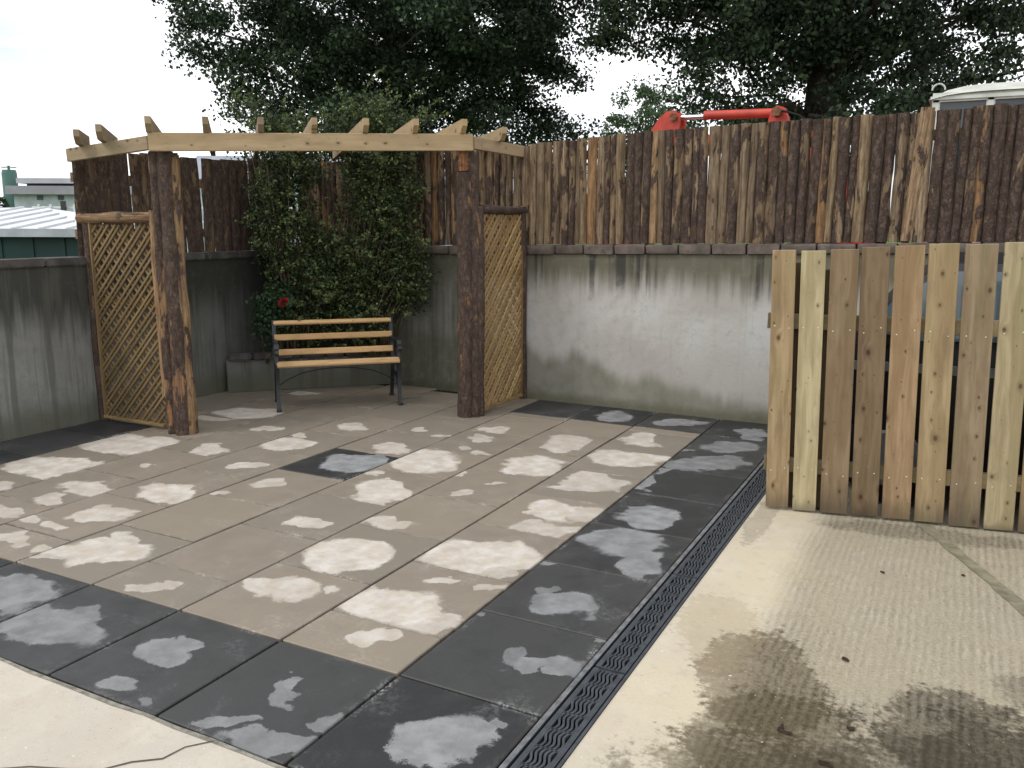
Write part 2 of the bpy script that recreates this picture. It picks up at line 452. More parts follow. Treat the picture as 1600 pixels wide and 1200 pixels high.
def wall_material(name, side):
    """weathered cast concrete; side 0 = sunny right wall, 1 = damp left wall"""
    t = NT(name)
    P = t.pos(); s = t.sep(P)
    along = s[0] if side == 0 else s[1]
    z = s[2]
    q = t.comb(along, 0.0, z)
    n0 = t.noise(q, 1.3, 5, 0.6); n1 = t.noise(q, 5.0, 6, 0.65); n2 = t.noise(q, 40.0, 4, 0.6)
    streak = t.noise(t.comb(t.math('MULTIPLY', along, 9.0), 3.0, t.math('MULTIPLY', z, 0.55)), 1.0, 4, 0.6)
    drip = t.noise(t.comb(t.math('MULTIPLY', along, 6.5), 9.0, t.math('MULTIPLY', z, 0.25)), 1.0, 3, 0.6)
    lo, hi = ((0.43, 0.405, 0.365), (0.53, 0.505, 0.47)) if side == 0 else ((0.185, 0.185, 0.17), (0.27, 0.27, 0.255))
    c = t.mix(t.step(n0, 0.3, 0.7), lo, hi)
    c = t.mix(t.math('MULTIPLY', t.step(n1, 0.4, 0.75), 0.35), c, tuple(x * 0.72 for x in lo))
    # pale lime bloom half way up
    if side == 0:
        band = t.math('MULTIPLY', t.step(z, 0.35, 0.75), t.math('SUBTRACT', 1.0, t.step(z, 0.85, 1.2)))
        c = t.mix(t.math('MULTIPLY', band, t.math('MULTIPLY', t.step(n0, 0.40, 0.62), 0.7)), c, (0.585, 0.58, 0.56))
        # moss and damp: upper edge wanders, high on the left and low on the right
        top = t.lin(along, -2.2, 0.2, 0.58, 0.16)
        edge = t.math('ADD', top, t.math('MULTIPLY', t.math('SUBTRACT', t.noise(t.comb(along, 5.0, 0.0), 2.6, 3, 0.6), 0.5), 0.55))
        damp = t.math('SUBTRACT', 1.0, t.step(z, t.math('SUBTRACT', edge, 0.10), t.math('ADD', edge, 0.07)))
        c = t.mix(t.math('MULTIPLY', damp, t.lin(n1, 0.2, 0.8, 0.55, 0.92)), c, (0.185, 0.180, 0.130))
        foot = t.math('SUBTRACT', 1.0, t.step(z, 0.02, t.math('ADD', 0.06, t.math('MULTIPLY', n1, 0.13))))
        c = t.mix(t.math('MULTIPLY', foot, 0.7), c, (0.12, 0.115, 0.065))
        topd = t.step(t.math('ADD', z, t.math('MULTIPLY', t.math('SUBTRACT', streak, 0.5), 0.40)), 1.04, 1.34)
        c = t.mix(t.math('MULTIPLY', topd, 0.92), c, (0.125, 0.115, 0.075))
        dr = t.math('MULTIPLY', t.step(drip, 0.50, 0.60), t.step(t.math('ADD', z, t.math('MULTIPLY', t.math('SUBTRACT', n1, 0.5), 0.5)), 0.98, 1.28))
        c = t.mix(t.math('MULTIPLY', dr, 0.88), c, (0.05, 0.05, 0.04))
        lite = t.math('MULTIPLY', t.step(streak, 0.58, 0.7), 0.18)
        c = t.mix(lite, c, (0.30, 0.285, 0.24))
    else:
        topd = t.step(t.math('ADD', z, t.math('MULTIPLY', t.math('SUBTRACT', streak, 0.5), 0.9)), 0.70, 1.08)
        c = t.mix(t.math('MULTIPLY', topd, 0.92), c, (0.045, 0.045, 0.038))
        run = t.step(streak, 0.50, 0.60)
        c = t.mix(t.math('MULTIPLY', run, 0.62), c, (0.10, 0.10, 0.085))
        run2 = t.step(t.noise(t.comb(t.math('MULTIPLY', along, 26.0), 1.0, t.math('MULTIPLY', z, 0.8)), 1.0, 3, 0.6), 0.55, 0.66)
        c = t.mix(t.math('MULTIPLY', run2, 0.45), c, (0.115, 0.115, 0.10))
        inner_shade = t.step(t.math('ADD', along, t.math('MULTIPLY', t.math('SUBTRACT', streak, 0.5), 0.6)), 2.2, 2.7)  # pergola corner's shade put into the wall colour, deepest near the top
        c = t.mix(t.math('MULTIPLY', inner_shade, t.lin(t.math('ADD', z, t.math('MULTIPLY', t.math('SUBTRACT', streak, 0.5), 0.8)), 0.3, 1.2, 0.25, 0.85)), c, (0.040, 0.042, 0.034))
        foot = t.math('SUBTRACT', 1.0, t.step(z, 0.08, t.math('ADD', 0.16, t.math('MULTIPLY', n1, 0.3))))
        c = t.mix(t.math('MULTIPLY', foot, 0.7), c, (0.11, 0.11, 0.075))
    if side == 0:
        olive_end = t.math('SUBTRACT', 1.0, t.step(t.math('ADD', along, t.math('MULTIPLY', t.math('SUBTRACT', streak, 0.5), 0.5)), -2.45, -1.95))  # dark olive tone over the pergola end of this wall
        c = t.mix(t.math('MULTIPLY', olive_end, t.lin(streak, 0.35, 0.65, 0.94, 0.66)), c, (0.075, 0.078, 0.055))
    ck = t.n('ShaderNodeTexVoronoi'); ck.feature = 'DISTANCE_TO_EDGE'; t.set(ck.inputs['Vector'], t.vm('ADD', t.stretch(q, (2.3, 1, 1.5)), t.vm('SCALE', t.noise(q, 5.0, 5, 0.65, 0.0, 'Color'), 0.9))); ck.inputs['Scale'].default_value = 1.0
    crk = t.math('MULTIPLY', t.math('SUBTRACT', 1.0, t.step(ck.outputs['Distance'], 0.003, 0.012)), t.step(n0, 0.50, 0.58))
    c = t.mix(t.math('MULTIPLY', crk, 0.22), c, (0.12, 0.11, 0.085))
    c = t.mix(t.math('MULTIPLY', t.step(t.noise(q, 11.0, 6, 0.7), 0.50, 0.70), 0.28), c, tuple(x * 0.62 for x in lo))
    pit = t.step(t.noise(q, 26.0, 3, 0.7), 0.67, 0.74)
    c = t.mix(t.math('MULTIPLY', pit, 0.35), c, (0.12, 0.115, 0.09))
    h = t.math('ADD', t.math('MULTIPLY', n1, 0.8), t.math('MULTIPLY', n2, 0.35))
    return t.fin(c, 0.92, 0.15, t.bump(h, 0.4, 0.01))
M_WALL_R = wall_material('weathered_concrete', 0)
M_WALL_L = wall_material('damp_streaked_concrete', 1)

def coping_material(name, a, b):
    t = NT(name)
    o = t.vm('ADD', t.obj(), t.comb(t.math('MULTIPLY', t.rand(), 31.0), 0.0, 0.0))
    n1 = t.noise(o, 7.0, 5, 0.65); n2 = t.noise(o, 45.0, 4, 0.6)
    c = t.mix(t.step(n1, 0.35, 0.7), a, b)
    c = t.mix(t.math('MULTIPLY', t.step(t.noise(o, 12.0, 4), 0.58, 0.7), 0.5), c, (0.055, 0.05, 0.04))
    c = t.mix(t.math('MULTIPLY', t.rand(), 0.35), c, (0.10, 0.075, 0.062))
    return t.fin(c, 0.9, 0.15, t.bump(t.math('ADD', n1, n2), 0.5, 0.008))
M_COPE = coping_material('coping_stone', (0.105, 0.085, 0.072), (0.19, 0.155, 0.135))
M_COPE_L = coping_material('coping_dark', (0.06, 0.058, 0.055), (0.13, 0.125, 0.12))

def yard_material():
    t = NT('yard_concrete')
    P = t.pos(); s = t.sep(P); x = s[0]; y = s[1]
    q = t.comb(x, y, 0.0)
    n0 = t.noise(q, 0.9, 5, 0.6); n1 = t.noise(q, 4.5, 6, 0.65); n2 = t.noise(q, 30.0, 5, 0.65); n3 = t.noise(q, 170.0, 3, 0.6)
    c = t.mix(t.step(n0, 0.35, 0.65), t.mix(t.step(x, 0.4, 1.0), (0.555, 0.50, 0.415), (0.565, 0.49, 0.355)), t.mix(t.step(x, 0.4, 1.0), (0.50, 0.455, 0.385), (0.52, 0.465, 0.36)))
    c = t.mix(t.math('MULTIPLY', t.step(n1, 0.45, 0.7), 0.5), c, (0.61, 0.56, 0.465))
    c = t.mix(t.math('MULTIPLY', t.step(t.noise(q, 12.0, 5, 0.7), 0.52, 0.66), 0.35), c, (0.40, 0.36, 0.29))
    c = t.mix(t.math('MULTIPLY', t.step(t.noise(q, 2.2, 5, 0.65, 0.6), 0.48, 0.62), 0.35), c, (0.50, 0.42, 0.34))
    c = t.mix(t.math('MULTIPLY', t.step(t.noise(q, 85.0, 4, 0.75), 0.52, 0.68), 0.30), c, (0.36, 0.31, 0.235))
    # tamped ridges, running up the yard, right of the smooth margin
    edge = t.math('ADD', 1.05, t.math('MULTIPLY', t.math('SUBTRACT', t.noise(q, 3.0, 4), 0.5), 0.18))
    rid = t.step(x, edge, t.math('ADD', edge, 0.26))
    xw = t.math('ADD', x, t.math('MULTIPLY', t.math('SUBTRACT', t.noise(t.comb(t.math('MULTIPLY', x, 9.0), t.math('MULTIPLY', y, 2.2), 0.0), 1.0, 4), 0.5), 0.05))
    sw = t.math('SINE', t.math('MULTIPLY', xw, 2 * math.pi / 0.035))
    lump = t.noise(t.comb(t.math('MULTIPLY', x, 40.0), t.math('MULTIPLY', y, 13.0), 0.0), 1.0, 4, 0.7)
    lump2 = t.noise(t.comb(t.math('MULTIPLY', x, 75.0), t.math('MULTIPLY', y, 60.0), 0.0), 1.0, 4, 0.7)
    rh = t.math('ADD', t.math('MULTIPLY', sw, t.lin(n1, 0.35, 0.65, 0.05, 0.42)), t.math('MULTIPLY', t.math('SUBTRACT', lump, 0.5), 1.7))
    rh = t.math('ADD', rh, t.math('MULTIPLY', t.math('SUBTRACT', lump2, 0.5), 2.6))
    groove = t.math('MULTIPLY', t.math('SUBTRACT', 1.0, t.step(rh, -0.75, 0.25)), rid)
    c = t.mix(t.math('MULTIPLY', rid, t.lin(n0, 0.3, 0.7, 0.15, 0.45)), c, (0.50, 0.435, 0.31))
    c = t.mix(t.math('MULTIPLY', groove, t.lin(t.noise(q, 1.7, 4), 0.35, 0.65, 0.25, 0.62)), c, (0.27, 0.22, 0.13))
    grit = t.noise(q, 260.0, 3, 0.7)
    c = t.mix(t.math('MULTIPLY', t.step(grit, 0.56, 0.76), 0.24), c, (0.27, 0.215, 0.125))
    c = t.mix(t.math('MULTIPLY', t.math('MULTIPLY', rid, t.step(rh, 0.15, 0.8)), 0.65), c, (0.70, 0.635, 0.48))
    # brown wet stains
    def blob(cx, cy, rx, ry, ang, soft, k, col, c):
        d = t.vm('SUBTRACT', q, (cx, cy, 0))
        r = t.n('ShaderNodeVectorRotate'); r.rotation_type = 'Z_AXIS'; t.set(r.inputs['Vector'], d); r.inputs['Angle'].default_value = -ang
        l = t.vm('LENGTH', t.vm('DIVIDE', r.outputs[0], (rx, ry, 1)))
        m = t.math('ADD', t.math('SUBTRACT', 1.0, l), t.math('ADD', t.math('MULTIPLY', t.math('SUBTRACT', n1, 0.5), 1.5), t.math('MULTIPLY', t.math('SUBTRACT', n2, 0.5), 1.0)))
        m = t.math('MULTIPLY', t.step(m, -soft * 0.35, soft * 0.55), t.lin(groove, 0, 1, k * 0.74, min(1.0, k * 1.22)))
        m = t.math('MULTIPLY', m, t.lin(n2, 0.3, 0.7, 0.72, 1.0))
        return t.mix(m, c, col)
    c = blob(1.02, 0.95, 0.18, 0.38, 0.3, 0.22, 0.50, (0.30, 0.225, 0.12), c)
    c = blob(1.26, 0.62, 0.24, 0.42, 0.25, 0.25, 0.90, (0.120, 0.086, 0.042), c)
    c = blob(1.42, 0.20, 0.34, 0.36, 0.0, 0.28, 0.92, (0.100, 0.076, 0.038), c)
    c = blob(1.95, 0.55, 0.30, 0.33, 0.1, 0.28, 0.95, (0.070, 0.058, 0.036), c)
    c = blob(1.30, -0.35, 0.30, 0.5, 0.0, 0.35, 0.45, (0.17, 0.145, 0.095), c)
    c = blob(1.85, 0.05, 0.40, 0.5, 0.0, 0.3, 0.85, (0.10, 0.085, 0.055), c)
    c = blob(1.55, -0.15, 0.60, 0.42, 0.0, 0.3, 0.85, (0.095, 0.074, 0.040), c)
    c = blob(2.15, 0.35, 0.35, 0.42, 0.0, 0.3, 0.9, (0.065, 0.054, 0.034), c)
    c = blob(2.3, 1.0, 0.25, 0.15, 0.0, 0.35, 0.55, (0.12, 0.10, 0.07), c)
    c = blob(1.75, 2.68, 0.60, 0.12, 0.15, 0.4, 0.6, (0.13, 0.105, 0.07), c)
    c = blob(0.88, 2.55, 0.07, 0.5, 0.0, 0.25, 0.65, (0.20, 0.17, 0.12), c)
    pit = t.step(t.noise(q, 60.0, 3, 0.6), 0.68, 0.74)
    c = t.mix(t.math('MULTIPLY', pit, 0.55), c, (0.16, 0.13, 0.09))
    fl = t.step(t.noise(q, 44.0, 2, 0.5), 0.73, 0.76)
    c = t.mix(t.math('MULTIPLY', fl, 0.8), c, (0.78, 0.75, 0.68))
    fine = t.math('ADD', t.math('MULTIPLY', n2, 0.7), t.math('MULTIPLY', n3, 0.5))
    nb = t.bump(fine, 0.35, 0.005)
    nb = t.bump(t.math('MULTIPLY', rh, rid), 1.0, 0.009, nb)
    return t.fin(c, 0.88, 0.22, nb)
M_YARD = yard_material()

def leaf_material(name, a, b, trans=0.25):
    t = NT(name)
    g = t.n('ShaderNodeNewGeometry')
    r = g.outputs['Random Per Island']
    r = t.math('POWER', r, 2.6)
    c = t.mix(r, a, b)
    t.fin(c, 0.55, 0.35)
    tr = t.n('ShaderNodeBsdfTranslucent'); t.set(tr.inputs['Color'], t.mix(r, tuple(x * 1.5 for x in a), tuple(x * 1.6 for x in b)))
    ms = t.n('ShaderNodeMixShader'); ms.inputs[0].default_value = trans
    t.t.links.new(t.p.outputs[0], ms.inputs[1]); t.t.links.new(tr.outputs[0], ms.inputs[2])
    t.t.links.new(ms.outputs[0], t.out.inputs['Surface'])
    return t.m
M_LEAF_OAK = leaf_material('oak_leaf', (0.016, 0.031, 0.016), (0.075, 0.118, 0.050), 0.12)
M_LEAF_FAR = leaf_material('pale_tree_leaf', (0.055, 0.095, 0.04), (0.09, 0.14, 0.055), 0.2)
M_LEAF_CLIMB = leaf_material('climber_leaf', (0.018, 0.034, 0.014), (0.135, 0.175, 0.060), 0.15)
M_LEAF_YOUNG = leaf_material('young_climber_leaf', (0.050, 0.082, 0.026), (0.24, 0.29, 0.10), 0.22)
M_LEAF_ROSE = leaf_material('rose_leaf', (0.025, 0.055, 0.022), (0.055, 0.10, 0.04), 0.15)
M_PETAL = plain('red_petal', (0.26, 0.010, 0.014), 0.6, 0.3, 0, 0.3, 30)
M_TRUNK = plain('tree_bark', (0.06, 0.048, 0.038), 0.95, 0.1, 0, 0.4, 5, 0.8)
M_STEM = plain('climber_stem', (0.13, 0.10, 0.065), 0.9, 0.15, 0, 0.35, 15)
M_SOIL = plain('soil', (0.06, 0.045, 0.032), 0.95, 0.1, 0, 0.35, 14, 0.8)
M_BED = plain('joint_sand', (0.030, 0.026, 0.022), 0.95, 0.1, 0, 0.35, 20, 0.4)
M_IRON = plain('black_cast_iron', (0.016, 0.018, 0.022), 0.42, 0.5, 0, 0.3, 25, 0.2)
M_GRATE = plain('grate_plastic', (0.052, 0.058, 0.066), 0.5, 0.4, 0, 0.25, 18)
M_LIP = plain('dusty_grey_lip', (0.15, 0.155, 0.16), 0.7, 0.3, 0, 0.35, 20)
M_CHAN = plain('channel_dark', (0.012, 0.012, 0.013), 0.8, 0.2)
M_RED = plain('faded_red_paint', (0.52, 0.062, 0.040), 0.5, 0.4, 0, 0.2, 5, 0.1)
M_CHROME = plain('chrome_rod', (0.75, 0.76, 0.78), 0.2, 0.5, 0.9, 0.05)
M_WHITE = plain('dirty_white_paint', (0.62, 0.62, 0.56), 0.55, 0.4, 0, 0.15, 4, 0.1)
M_STEEL = plain('dark_steel', (0.055, 0.052, 0.05), 0.55, 0.4, 0.2, 0.3, 14)
M_RUST = plain('rusty_pin', (0.20, 0.10, 0.055), 0.8, 0.2, 0, 0.35, 25, 0.3)
M_GLASS = plain('tinted_glass', (0.045, 0.06, 0.07), 0.12, 0.6, 0, 0.1, 2)
M_CAR = plain('dark_car_paint', (0.013, 0.015, 0.019), 0.3, 0.5, 0, 0.15, 3)
M_CARGLASS = plain('car_glass', (0.085, 0.12, 0.14), 0.1, 0.6, 0, 0.1, 2)
M_TRIM = plain('silver_trim', (0.34, 0.36, 0.39), 0.35, 0.5, 0.3, 0.1, 8)
M_RUBBER = plain('tyre_rubber', (0.02, 0.02, 0.02), 0.85, 0.2)
M_GREEN = plain('dark_green_cladding', (0.020, 0.052, 0.048), 0.55, 0.35, 0, 0.15, 2)
M_ROOF = plain('white_sheet_roof', (0.74, 0.76, 0.78), 0.45, 0.4, 0, 0.05, 2)
M_FASCIA = plain('grey_fascia', (0.42, 0.44, 0.47), 0.5, 0.4)
M_BARN = plain('rendered_barn_wall', (0.42, 0.46, 0.48), 0.9, 0.2, 0, 0.15, 1)
M_BARNROOF = plain('weathered_roof_sheet', (0.30, 0.29, 0.32), 0.7, 0.3, 0, 0.12, 0.7)
M_BARNROOF2 = plain('pale_roof_sheet', (0.43, 0.43, 0.46), 0.7, 0.3, 0, 0.1, 0.7)
M_HOLE = plain('dark_opening', (0.10, 0.11, 0.12), 0.8, 0.2)
M_SILO = plain('green_silo_steel', (0.075, 0.16, 0.135), 0.55, 0.4, 0, 0.1, 1)
M_SLATE = plain('slate_roof', (0.30, 0.32, 0.36), 0.7, 0.3, 0, 0.12, 2)
M_GRASS = plain('field_grass', (0.085, 0.15, 0.035), 0.95, 0.1, 0, 0.3, 0.6)
M_GRAVEL = plain('packed_gravel', (0.26, 0.245, 0.22), 0.95, 0.1, 0, 0.3, 9, 0.7)
M_JOINT = plain('joint_filler', (0.215, 0.195, 0.135), 0.9, 0.15, 0, 0.3, 12, 0.3)
M_MORTAR = plain('grey_mortar', (0.24, 0.225, 0.19), 0.95, 0.1, 0, 0.35, 25, 0.4)
M_CRACK = plain('crack_dirt', (0.10, 0.085, 0.06), 0.95, 0.1)
M_SCREW = plain('screw_head', (0.72, 0.70, 0.62), 0.35, 0.5, 0.4, 0.1)
M_CHIP = plain('bark_chip', (0.055, 0.038, 0.028), 0.9, 0.15, 0, 0.4, 30, 0.3)

# ================================================================== THE SETTING
def sheet(name, pts, z, mat, parent=None, kind='structure'):
    o = link(name, mesh(name, [(x, y, z) for x, y in pts], [tuple(range(len(pts)))], mat), parent)
    if kind and parent is None: tag(o, kind=kind)
    return o

sheet('ground', [(-400, -400), (400, -400), (400, 400), (-400, 400)], -0.62, M_GRASS)
sheet('gravel_bank', [(-3.4, 5.30), (30, 5.30), (30, 40), (-3.4, 40)], 0.20, M_GRAVEL)

# concrete yard: an L round the patio, with a little depth
yard_mb = MB()
def slab_poly(mb, x0, x1, y0, y1, z1, z0):
    mb.box(((x0 + x1) / 2, (y0 + y1) / 2, (z0 + z1) / 2), (x1 - x0, y1 - y0, z1 - z0))
slab_poly(yard_mb, -4.86, 0.80, -9.0, -0.645, -0.004, -0.3)
slab_poly(yard_mb, 0.80, 11.0, -9.0, 5.03, -0.004, -0.3)
yard = tag(yard_mb.obj('concrete_yard', M_YARD), kind='structure')
# joint strip between two pours, and a crack
def strip(name, pts, w, z, mat, parent):
    vs = []; fs = []
    for i, (x, y) in enumerate(pts):
        a = pts[max(0, i - 1)]; b = pts[min(len(pts) - 1, i + 1)]
        d = Vector((b[0] - a[0], b[1] - a[1], 0)).normalized(); n = Vector((-d.y, d.x, 0))
        ww = w * (0.75 + 0.5 * rnd.random())
        vs += [(x + n.x * ww / 2, y + n.y * ww / 2, z), (x - n.x * ww / 2, y - n.y * ww / 2, z)]
    for i in range(len(pts) - 1): fs.append((2 * i, 2 * i + 1, 2 * i + 3, 2 * i + 2))
    return link(name, mesh(name, vs, fs, mat), parent)
jp = [(1.66 + 0.0 + (2.42 - 1.66) * k / 16 + rnd.uniform(-.004, .004), 3.02 + (1.36 - 3.02) * k / 16) for k in range(17)]
strip('expansion_joint', jp, 0.080, -0.0008, M_JOINT, yard)
cp = [(-0.30, -0.65), (-0.36, -0.72), (-0.375, -0.80), (-0.45, -0.86), (-0.50, -0.93), (-0.60, -0.98), (-0.72, -1.03), (-0.85, -1.12)]
strip('crack', cp, 0.006, -0.0012, M_CRACK, yard)
mp = [(-4.8 + 0.16 * k, -0.652 + rnd.uniform(-.006, .006)) for k in range(35)]
strip('mortar_edge', mp, 0.016, -0.0016, M_MORTAR, yard)

# patio: bed and individual slabs
PATCH = [(-0.26,0.2,-2.76,0.098,0.062), (-0.39,0.5,-2.96,0.241,0.198), (-0.19,0.39,-2.69,0.175,0.092), (-0.31,0.86,-2.7,0.07,0.046), (-0.08,0.85,-2.71,0.043,0.037), (-0.3,1.21,-2.67,0.312,0.195), (-0.34,1.01,-2.66,0.216,0.091), (-0.12,1.03,-2.68,0.09,0.079), (-0.3,2.02,-1.31,0.178,0.156), (-0.09,2.1,-2.17,0.14,0.126), (-0.2,1.7,-2.62,0.177,0.114), (-0.35,2.61,-2.46,0.139,0.114), (-0.36,2.8,-2.54,0.17,0.121), (-0.18,2.7,-2.47,0.149,0.114), (-0.26,3.38,-2.54,0.3,0.193), (-0.45,3.4,-1.43,0.149,0.119), (-0.38,3.99,-1.37,0.216,0.143), (-0.95,0.88,2.74,0.238,0.196), (-1.01,1.39,-2.71,0.15,0.086), (-0.96,0.42,3.09,0.168,0.13), (-0.75,0.52,-3.04,0.045,0.035), (-0.98,2.06,-2.74,0.067,0.054), (-0.86,2.33,-2.65,0.078,0.029), (-0.84,2.87,-1.28,0.235,0.213), (-0.69,2.77,-1.49,0.096,0.09), (-0.89,3.62,-1.44,0.209,0.183), (-0.86,3.37,-1.57,0.117,0.108), (-1.48,1.15,3.12,0.116,0.091), (-1.71,2.16,3.13,0.07,0.06), (-1.47,1.86,2.42,0.225,0.172), (-1.38,1.67,2.42,0.105,0.079), (-1.6,2.6,-0.88,0.333,0.244), (-1.52,0.11,-2.86,0.1,0.056), (-1.56,3.38,-1.02,0.106,0.084), (-1.5,3.06,-0.93,0.058,0.05), (-1.34,3.0,-2.68,0.074,0.056), (-1.59,3.74,-2.64,0.153,0.139), (-2.15,0.29,-2.83,0.291,0.147), (-2.21,0.49,2.62,0.156,0.076), (-2.31,0.1,-2.81,0.09,0.042), (-2.21,1.65,2.92,0.132,0.102), (-2.37,1.3,-3.05,0.071,0.049), (-2.03,2.8,2.48,0.16,0.131), (-2.14,2.59,-2.7,0.108,0.056), (-2.14,3.41,3.02,0.073,0.067), (-1.89,3.29,-2.78,0.08,0.064), (-3.17,0.98,3.03,0.215,0.136), (-3.18,0.72,2.86,0.126,0.071), (-2.64,1.16,2.96,0.228,0.156), (-2.62,0.68,-2.94,0.18,0.106), (-2.66,0.78,2.78,0.111,0.066), (-2.71,0.42,-2.98,0.101,0.058), (-2.96,0.4,-3.03,0.085,0.049), (-2.63,1.89,-2.85,0.128,0.08), (-2.83,2.5,-2.86,0.234,0.157), (-2.94,2.75,2.49,0.091,0.06), (-3.27,2.09,2.62,0.19,0.117), (-3.32,2.8,-3.07,0.116,0.086), (-3.3,1.56,2.76,0.077,0.048), (-2.74,0.19,2.9,0.125,0.069), (-2.46,0.22,-2.96,0.076,0.043), (-3.21,0.49,2.71,0.17,0.072), (-3.9,1.91,-3.1,0.407,0.266), (-3.95,1.74,3.11,0.23,0.149), (-3.83,1.22,-2.97,0.391,0.224), (-4.13,1.19,-2.87,0.188,0.096), (-3.7,0.81,2.78,0.156,0.077), (-4.24,1.74,-2.99,0.122,0.073), (-3.93,3.18,-2.85,0.333,0.21), (-4.04,2.91,-2.96,0.182,0.122), (-4.15,4.2,3.09,0.2,0.159), (-2.72,3.2,2.54,0.147,0.116), (-1.18,2.45,2.96,0.064,0.061), (-2.02,-0.23,3.0,0.227,0.132), (-1.56,-0.35,-3.06,0.252,0.15), (-1.55,-0.2,3.07,0.12,0.076), (-0.93,-0.29,-3.05,0.126,0.083), (-0.9,-0.2,2.69,0.075,0.047), (-0.89,-0.55,-2.85,0.107,0.057), (-0.7,-0.6,2.9,0.041,0.027), (-0.3,-0.33,2.55,0.089,0.06), (-0.33,-0.24,2.56,0.05,0.034), (-0.13,-0.57,-2.68,0.174,0.054), (-0.35,-0.57,-2.68,0.123,0.031), (-0.02,-0.37,-2.83,0.092,0.062), (-0.02,-0.27,-2.73,0.094,0.05), (0.37,-0.28,-2.7,0.184,0.114), (0.49,-0.13,-2.66,0.056,0.031), (0.33,0.35,-1.49,0.085,0.083), (0.47,0.34,-2.64,0.112,0.06), (0.58,0.31,-2.59,0.055,0.039), (0.58,0.63,-2.5,0.044,0.034), (0.29,0.88,-2.6,0.173,0.116), (0.18,0.99,-1.25,0.059,0.049), (0.29,1.76,-2.28,0.226,0.189), (0.47,1.51,-1.4,0.174,0.123), (0.27,2.2,-1.46,0.211,0.156), (0.05,1.28,-2.62,0.086,0.051), (0.03,0.62,-2.66,0.046,0.026), (0.01,2.78,-1.5,0.118,0.092), (0.02,2.92,-1.32,0.122,0.069), (0.04,3.16,-1.91,0.07,0.058), (0.35,3.63,-1.93,0.216,0.168), (0.17,3.4,-2.33,0.194,0.145), (0.33,4.12,-2.51,0.239,0.136), (0.38,4.58,-1.47,0.233,0.122), (0.05,3.83,-1.39,0.079,0.043), (-0.88,4.66,-1.56,0.19,0.158), (-0.26,4.71,-2.5,0.231,0.145), (-2.02,2.3,2.82,0.237,0.199), (-1.98,2.47,-3.05,0.123,0.103)]
bedmb = MB()
bedmb.box((-2.1, 2.2, -0.065), (5.55, 5.68, 0.10))
patio = tag(bedmb.obj('patio', M_BED), kind='structure')

def slab_mesh(sx, sy):
    mb = MB(); mb.box((0, 0, -0.02), (sx, sy, 0.04), bev=0.004)
    return mb
SLAB_CACHE = {}
def slab(x0, x1, y0, y1, dark, name):
    sx, sy = round(x1 - x0, 3), round(y1 - y0, 3)
    if sx < 0.03 or sy < 0.03: return
    key = (sx, sy, dark)
    if key not in SLAB_CACHE:
        SLAB_CACHE[key] = slab_mesh(sx, sy).data(name, M_DARK if dark else M_SLAB)
    cx, cy = (x0 + x1) / 2, (y0 + y1) / 2
    o = link(name, SLAB_CACHE[key], patio, (cx, cy, rnd.uniform(-0.0015, 0.0015)), (rnd.uniform(-.0012, .0012), rnd.uniform(-.0012, .0012), rnd.uniform(-.002, .002)))
    k = 0
    mine = [p for p in PATCH if x0 <= p[0] < x1 and y0 <= p[1] < y1]
    for p in mine[:5]:
        o['patch_place_%d' % k] = [float(p[0]), float(p[1]), float(p[2])]
        o['patch_size_%d' % k] = [float(p[3]), float(p[4]), float(min(1.0, 0.62 + 1.1 * math.sqrt(p[3] * p[4]) + rnd.uniform(-.12, .12)))]
        k += 1
    for j in range(k, 5):
        o['patch_place_%d' % j] = [0.0, 0.0, 0.0]
        o['patch_size_%d' % j] = [1.0, 1.0, 0.0]
    return o
G = 0.0032     # half a joint
GX = 0.0070    # half a joint between rows
PX, PY = 0.600, 0.652
for k in range(7):
    x1 = -PX * k; x0 = -PX * (k + 1)
    if k == 6: x0 = -4.24
    y = 0.0
    first = 0.325 if k % 2 == 0 else PY - 0.02
    edges = [0.0] + [first + PY * j for j in range(8)]
    ymax = 4.385 if k < 3 else 5.02
    for a, b in zip(edges[:-1], edges[1:]):
        b2 = min(b, ymax)
        if b2 - a < 0.05: continue
        if k >= 3 and (a + b2) / 2 - (x0 + x1) / 2 > 9.05: continue       # under the raised bed
        dk = (k == 3 and abs(a - (PY * 3 - 0.02)) < 0.05)
        slab(x0 + GX, x1 - GX, a + G, b2 - G, dk, 'paving_slab')
# three beige slabs beside the trellis, behind the third row
slab(-2.40 + G, -1.85 - G, 4.385 + G, 5.02, False, 'paving_slab')
# slate grey border: near side, right side, left side, along the back wall
for k in range(9):
    x1 = 0.62 if k == 0 else -PX * (k - 1); x0 = 0.0 if k == 0 else -PX * k
    if x0 < -4.3: x0 = -4.86
    if k == 8: continue
    slab(x0 + GX, x1 - GX, -0.635, -GX, True, 'border_slab')
ys = [0.0, 0.645, 1.30, 1.96, 2.62, 3.26, 3.86, 4.385, 5.02]
for a, b in zip(ys[:-1], ys[1:]):
    slab(0.0 + GX, 0.62 - G, a + G, b - G, True, 'border_slab')
for a, b in zip([-PX * 1, -PX * 2, -1.85], [0.0, -PX * 1, -PX * 2]):
    slab(a + G, b - G, 4.385 + G, 5.02, True, 'border_slab')
for j in range(4):
    slab(-4.86, -4.24 - G, j * PY + G, (j + 1) * PY - G if j < 3 else 2.40, True, 'border_slab')
for j in range(3):
    slab(-4.86, -4.24 - G, 2.40 + j * 0.65 + G, 2.40 + (j + 1) * 0.65 - G, False, 'paving_slab')

# ------------------------------------------------------------------ walls with coping stones
def wall_thing(name, label, mat, box_c, box_s):
    root = empty(name, (box_c[0], box_c[1], 0), 0, label, 'wall')
    mb = MB(); mb.box((0, 0, box_c[2]), box_s, bev=0.012)
    mb.obj('wall_face', mat, root)
    return root
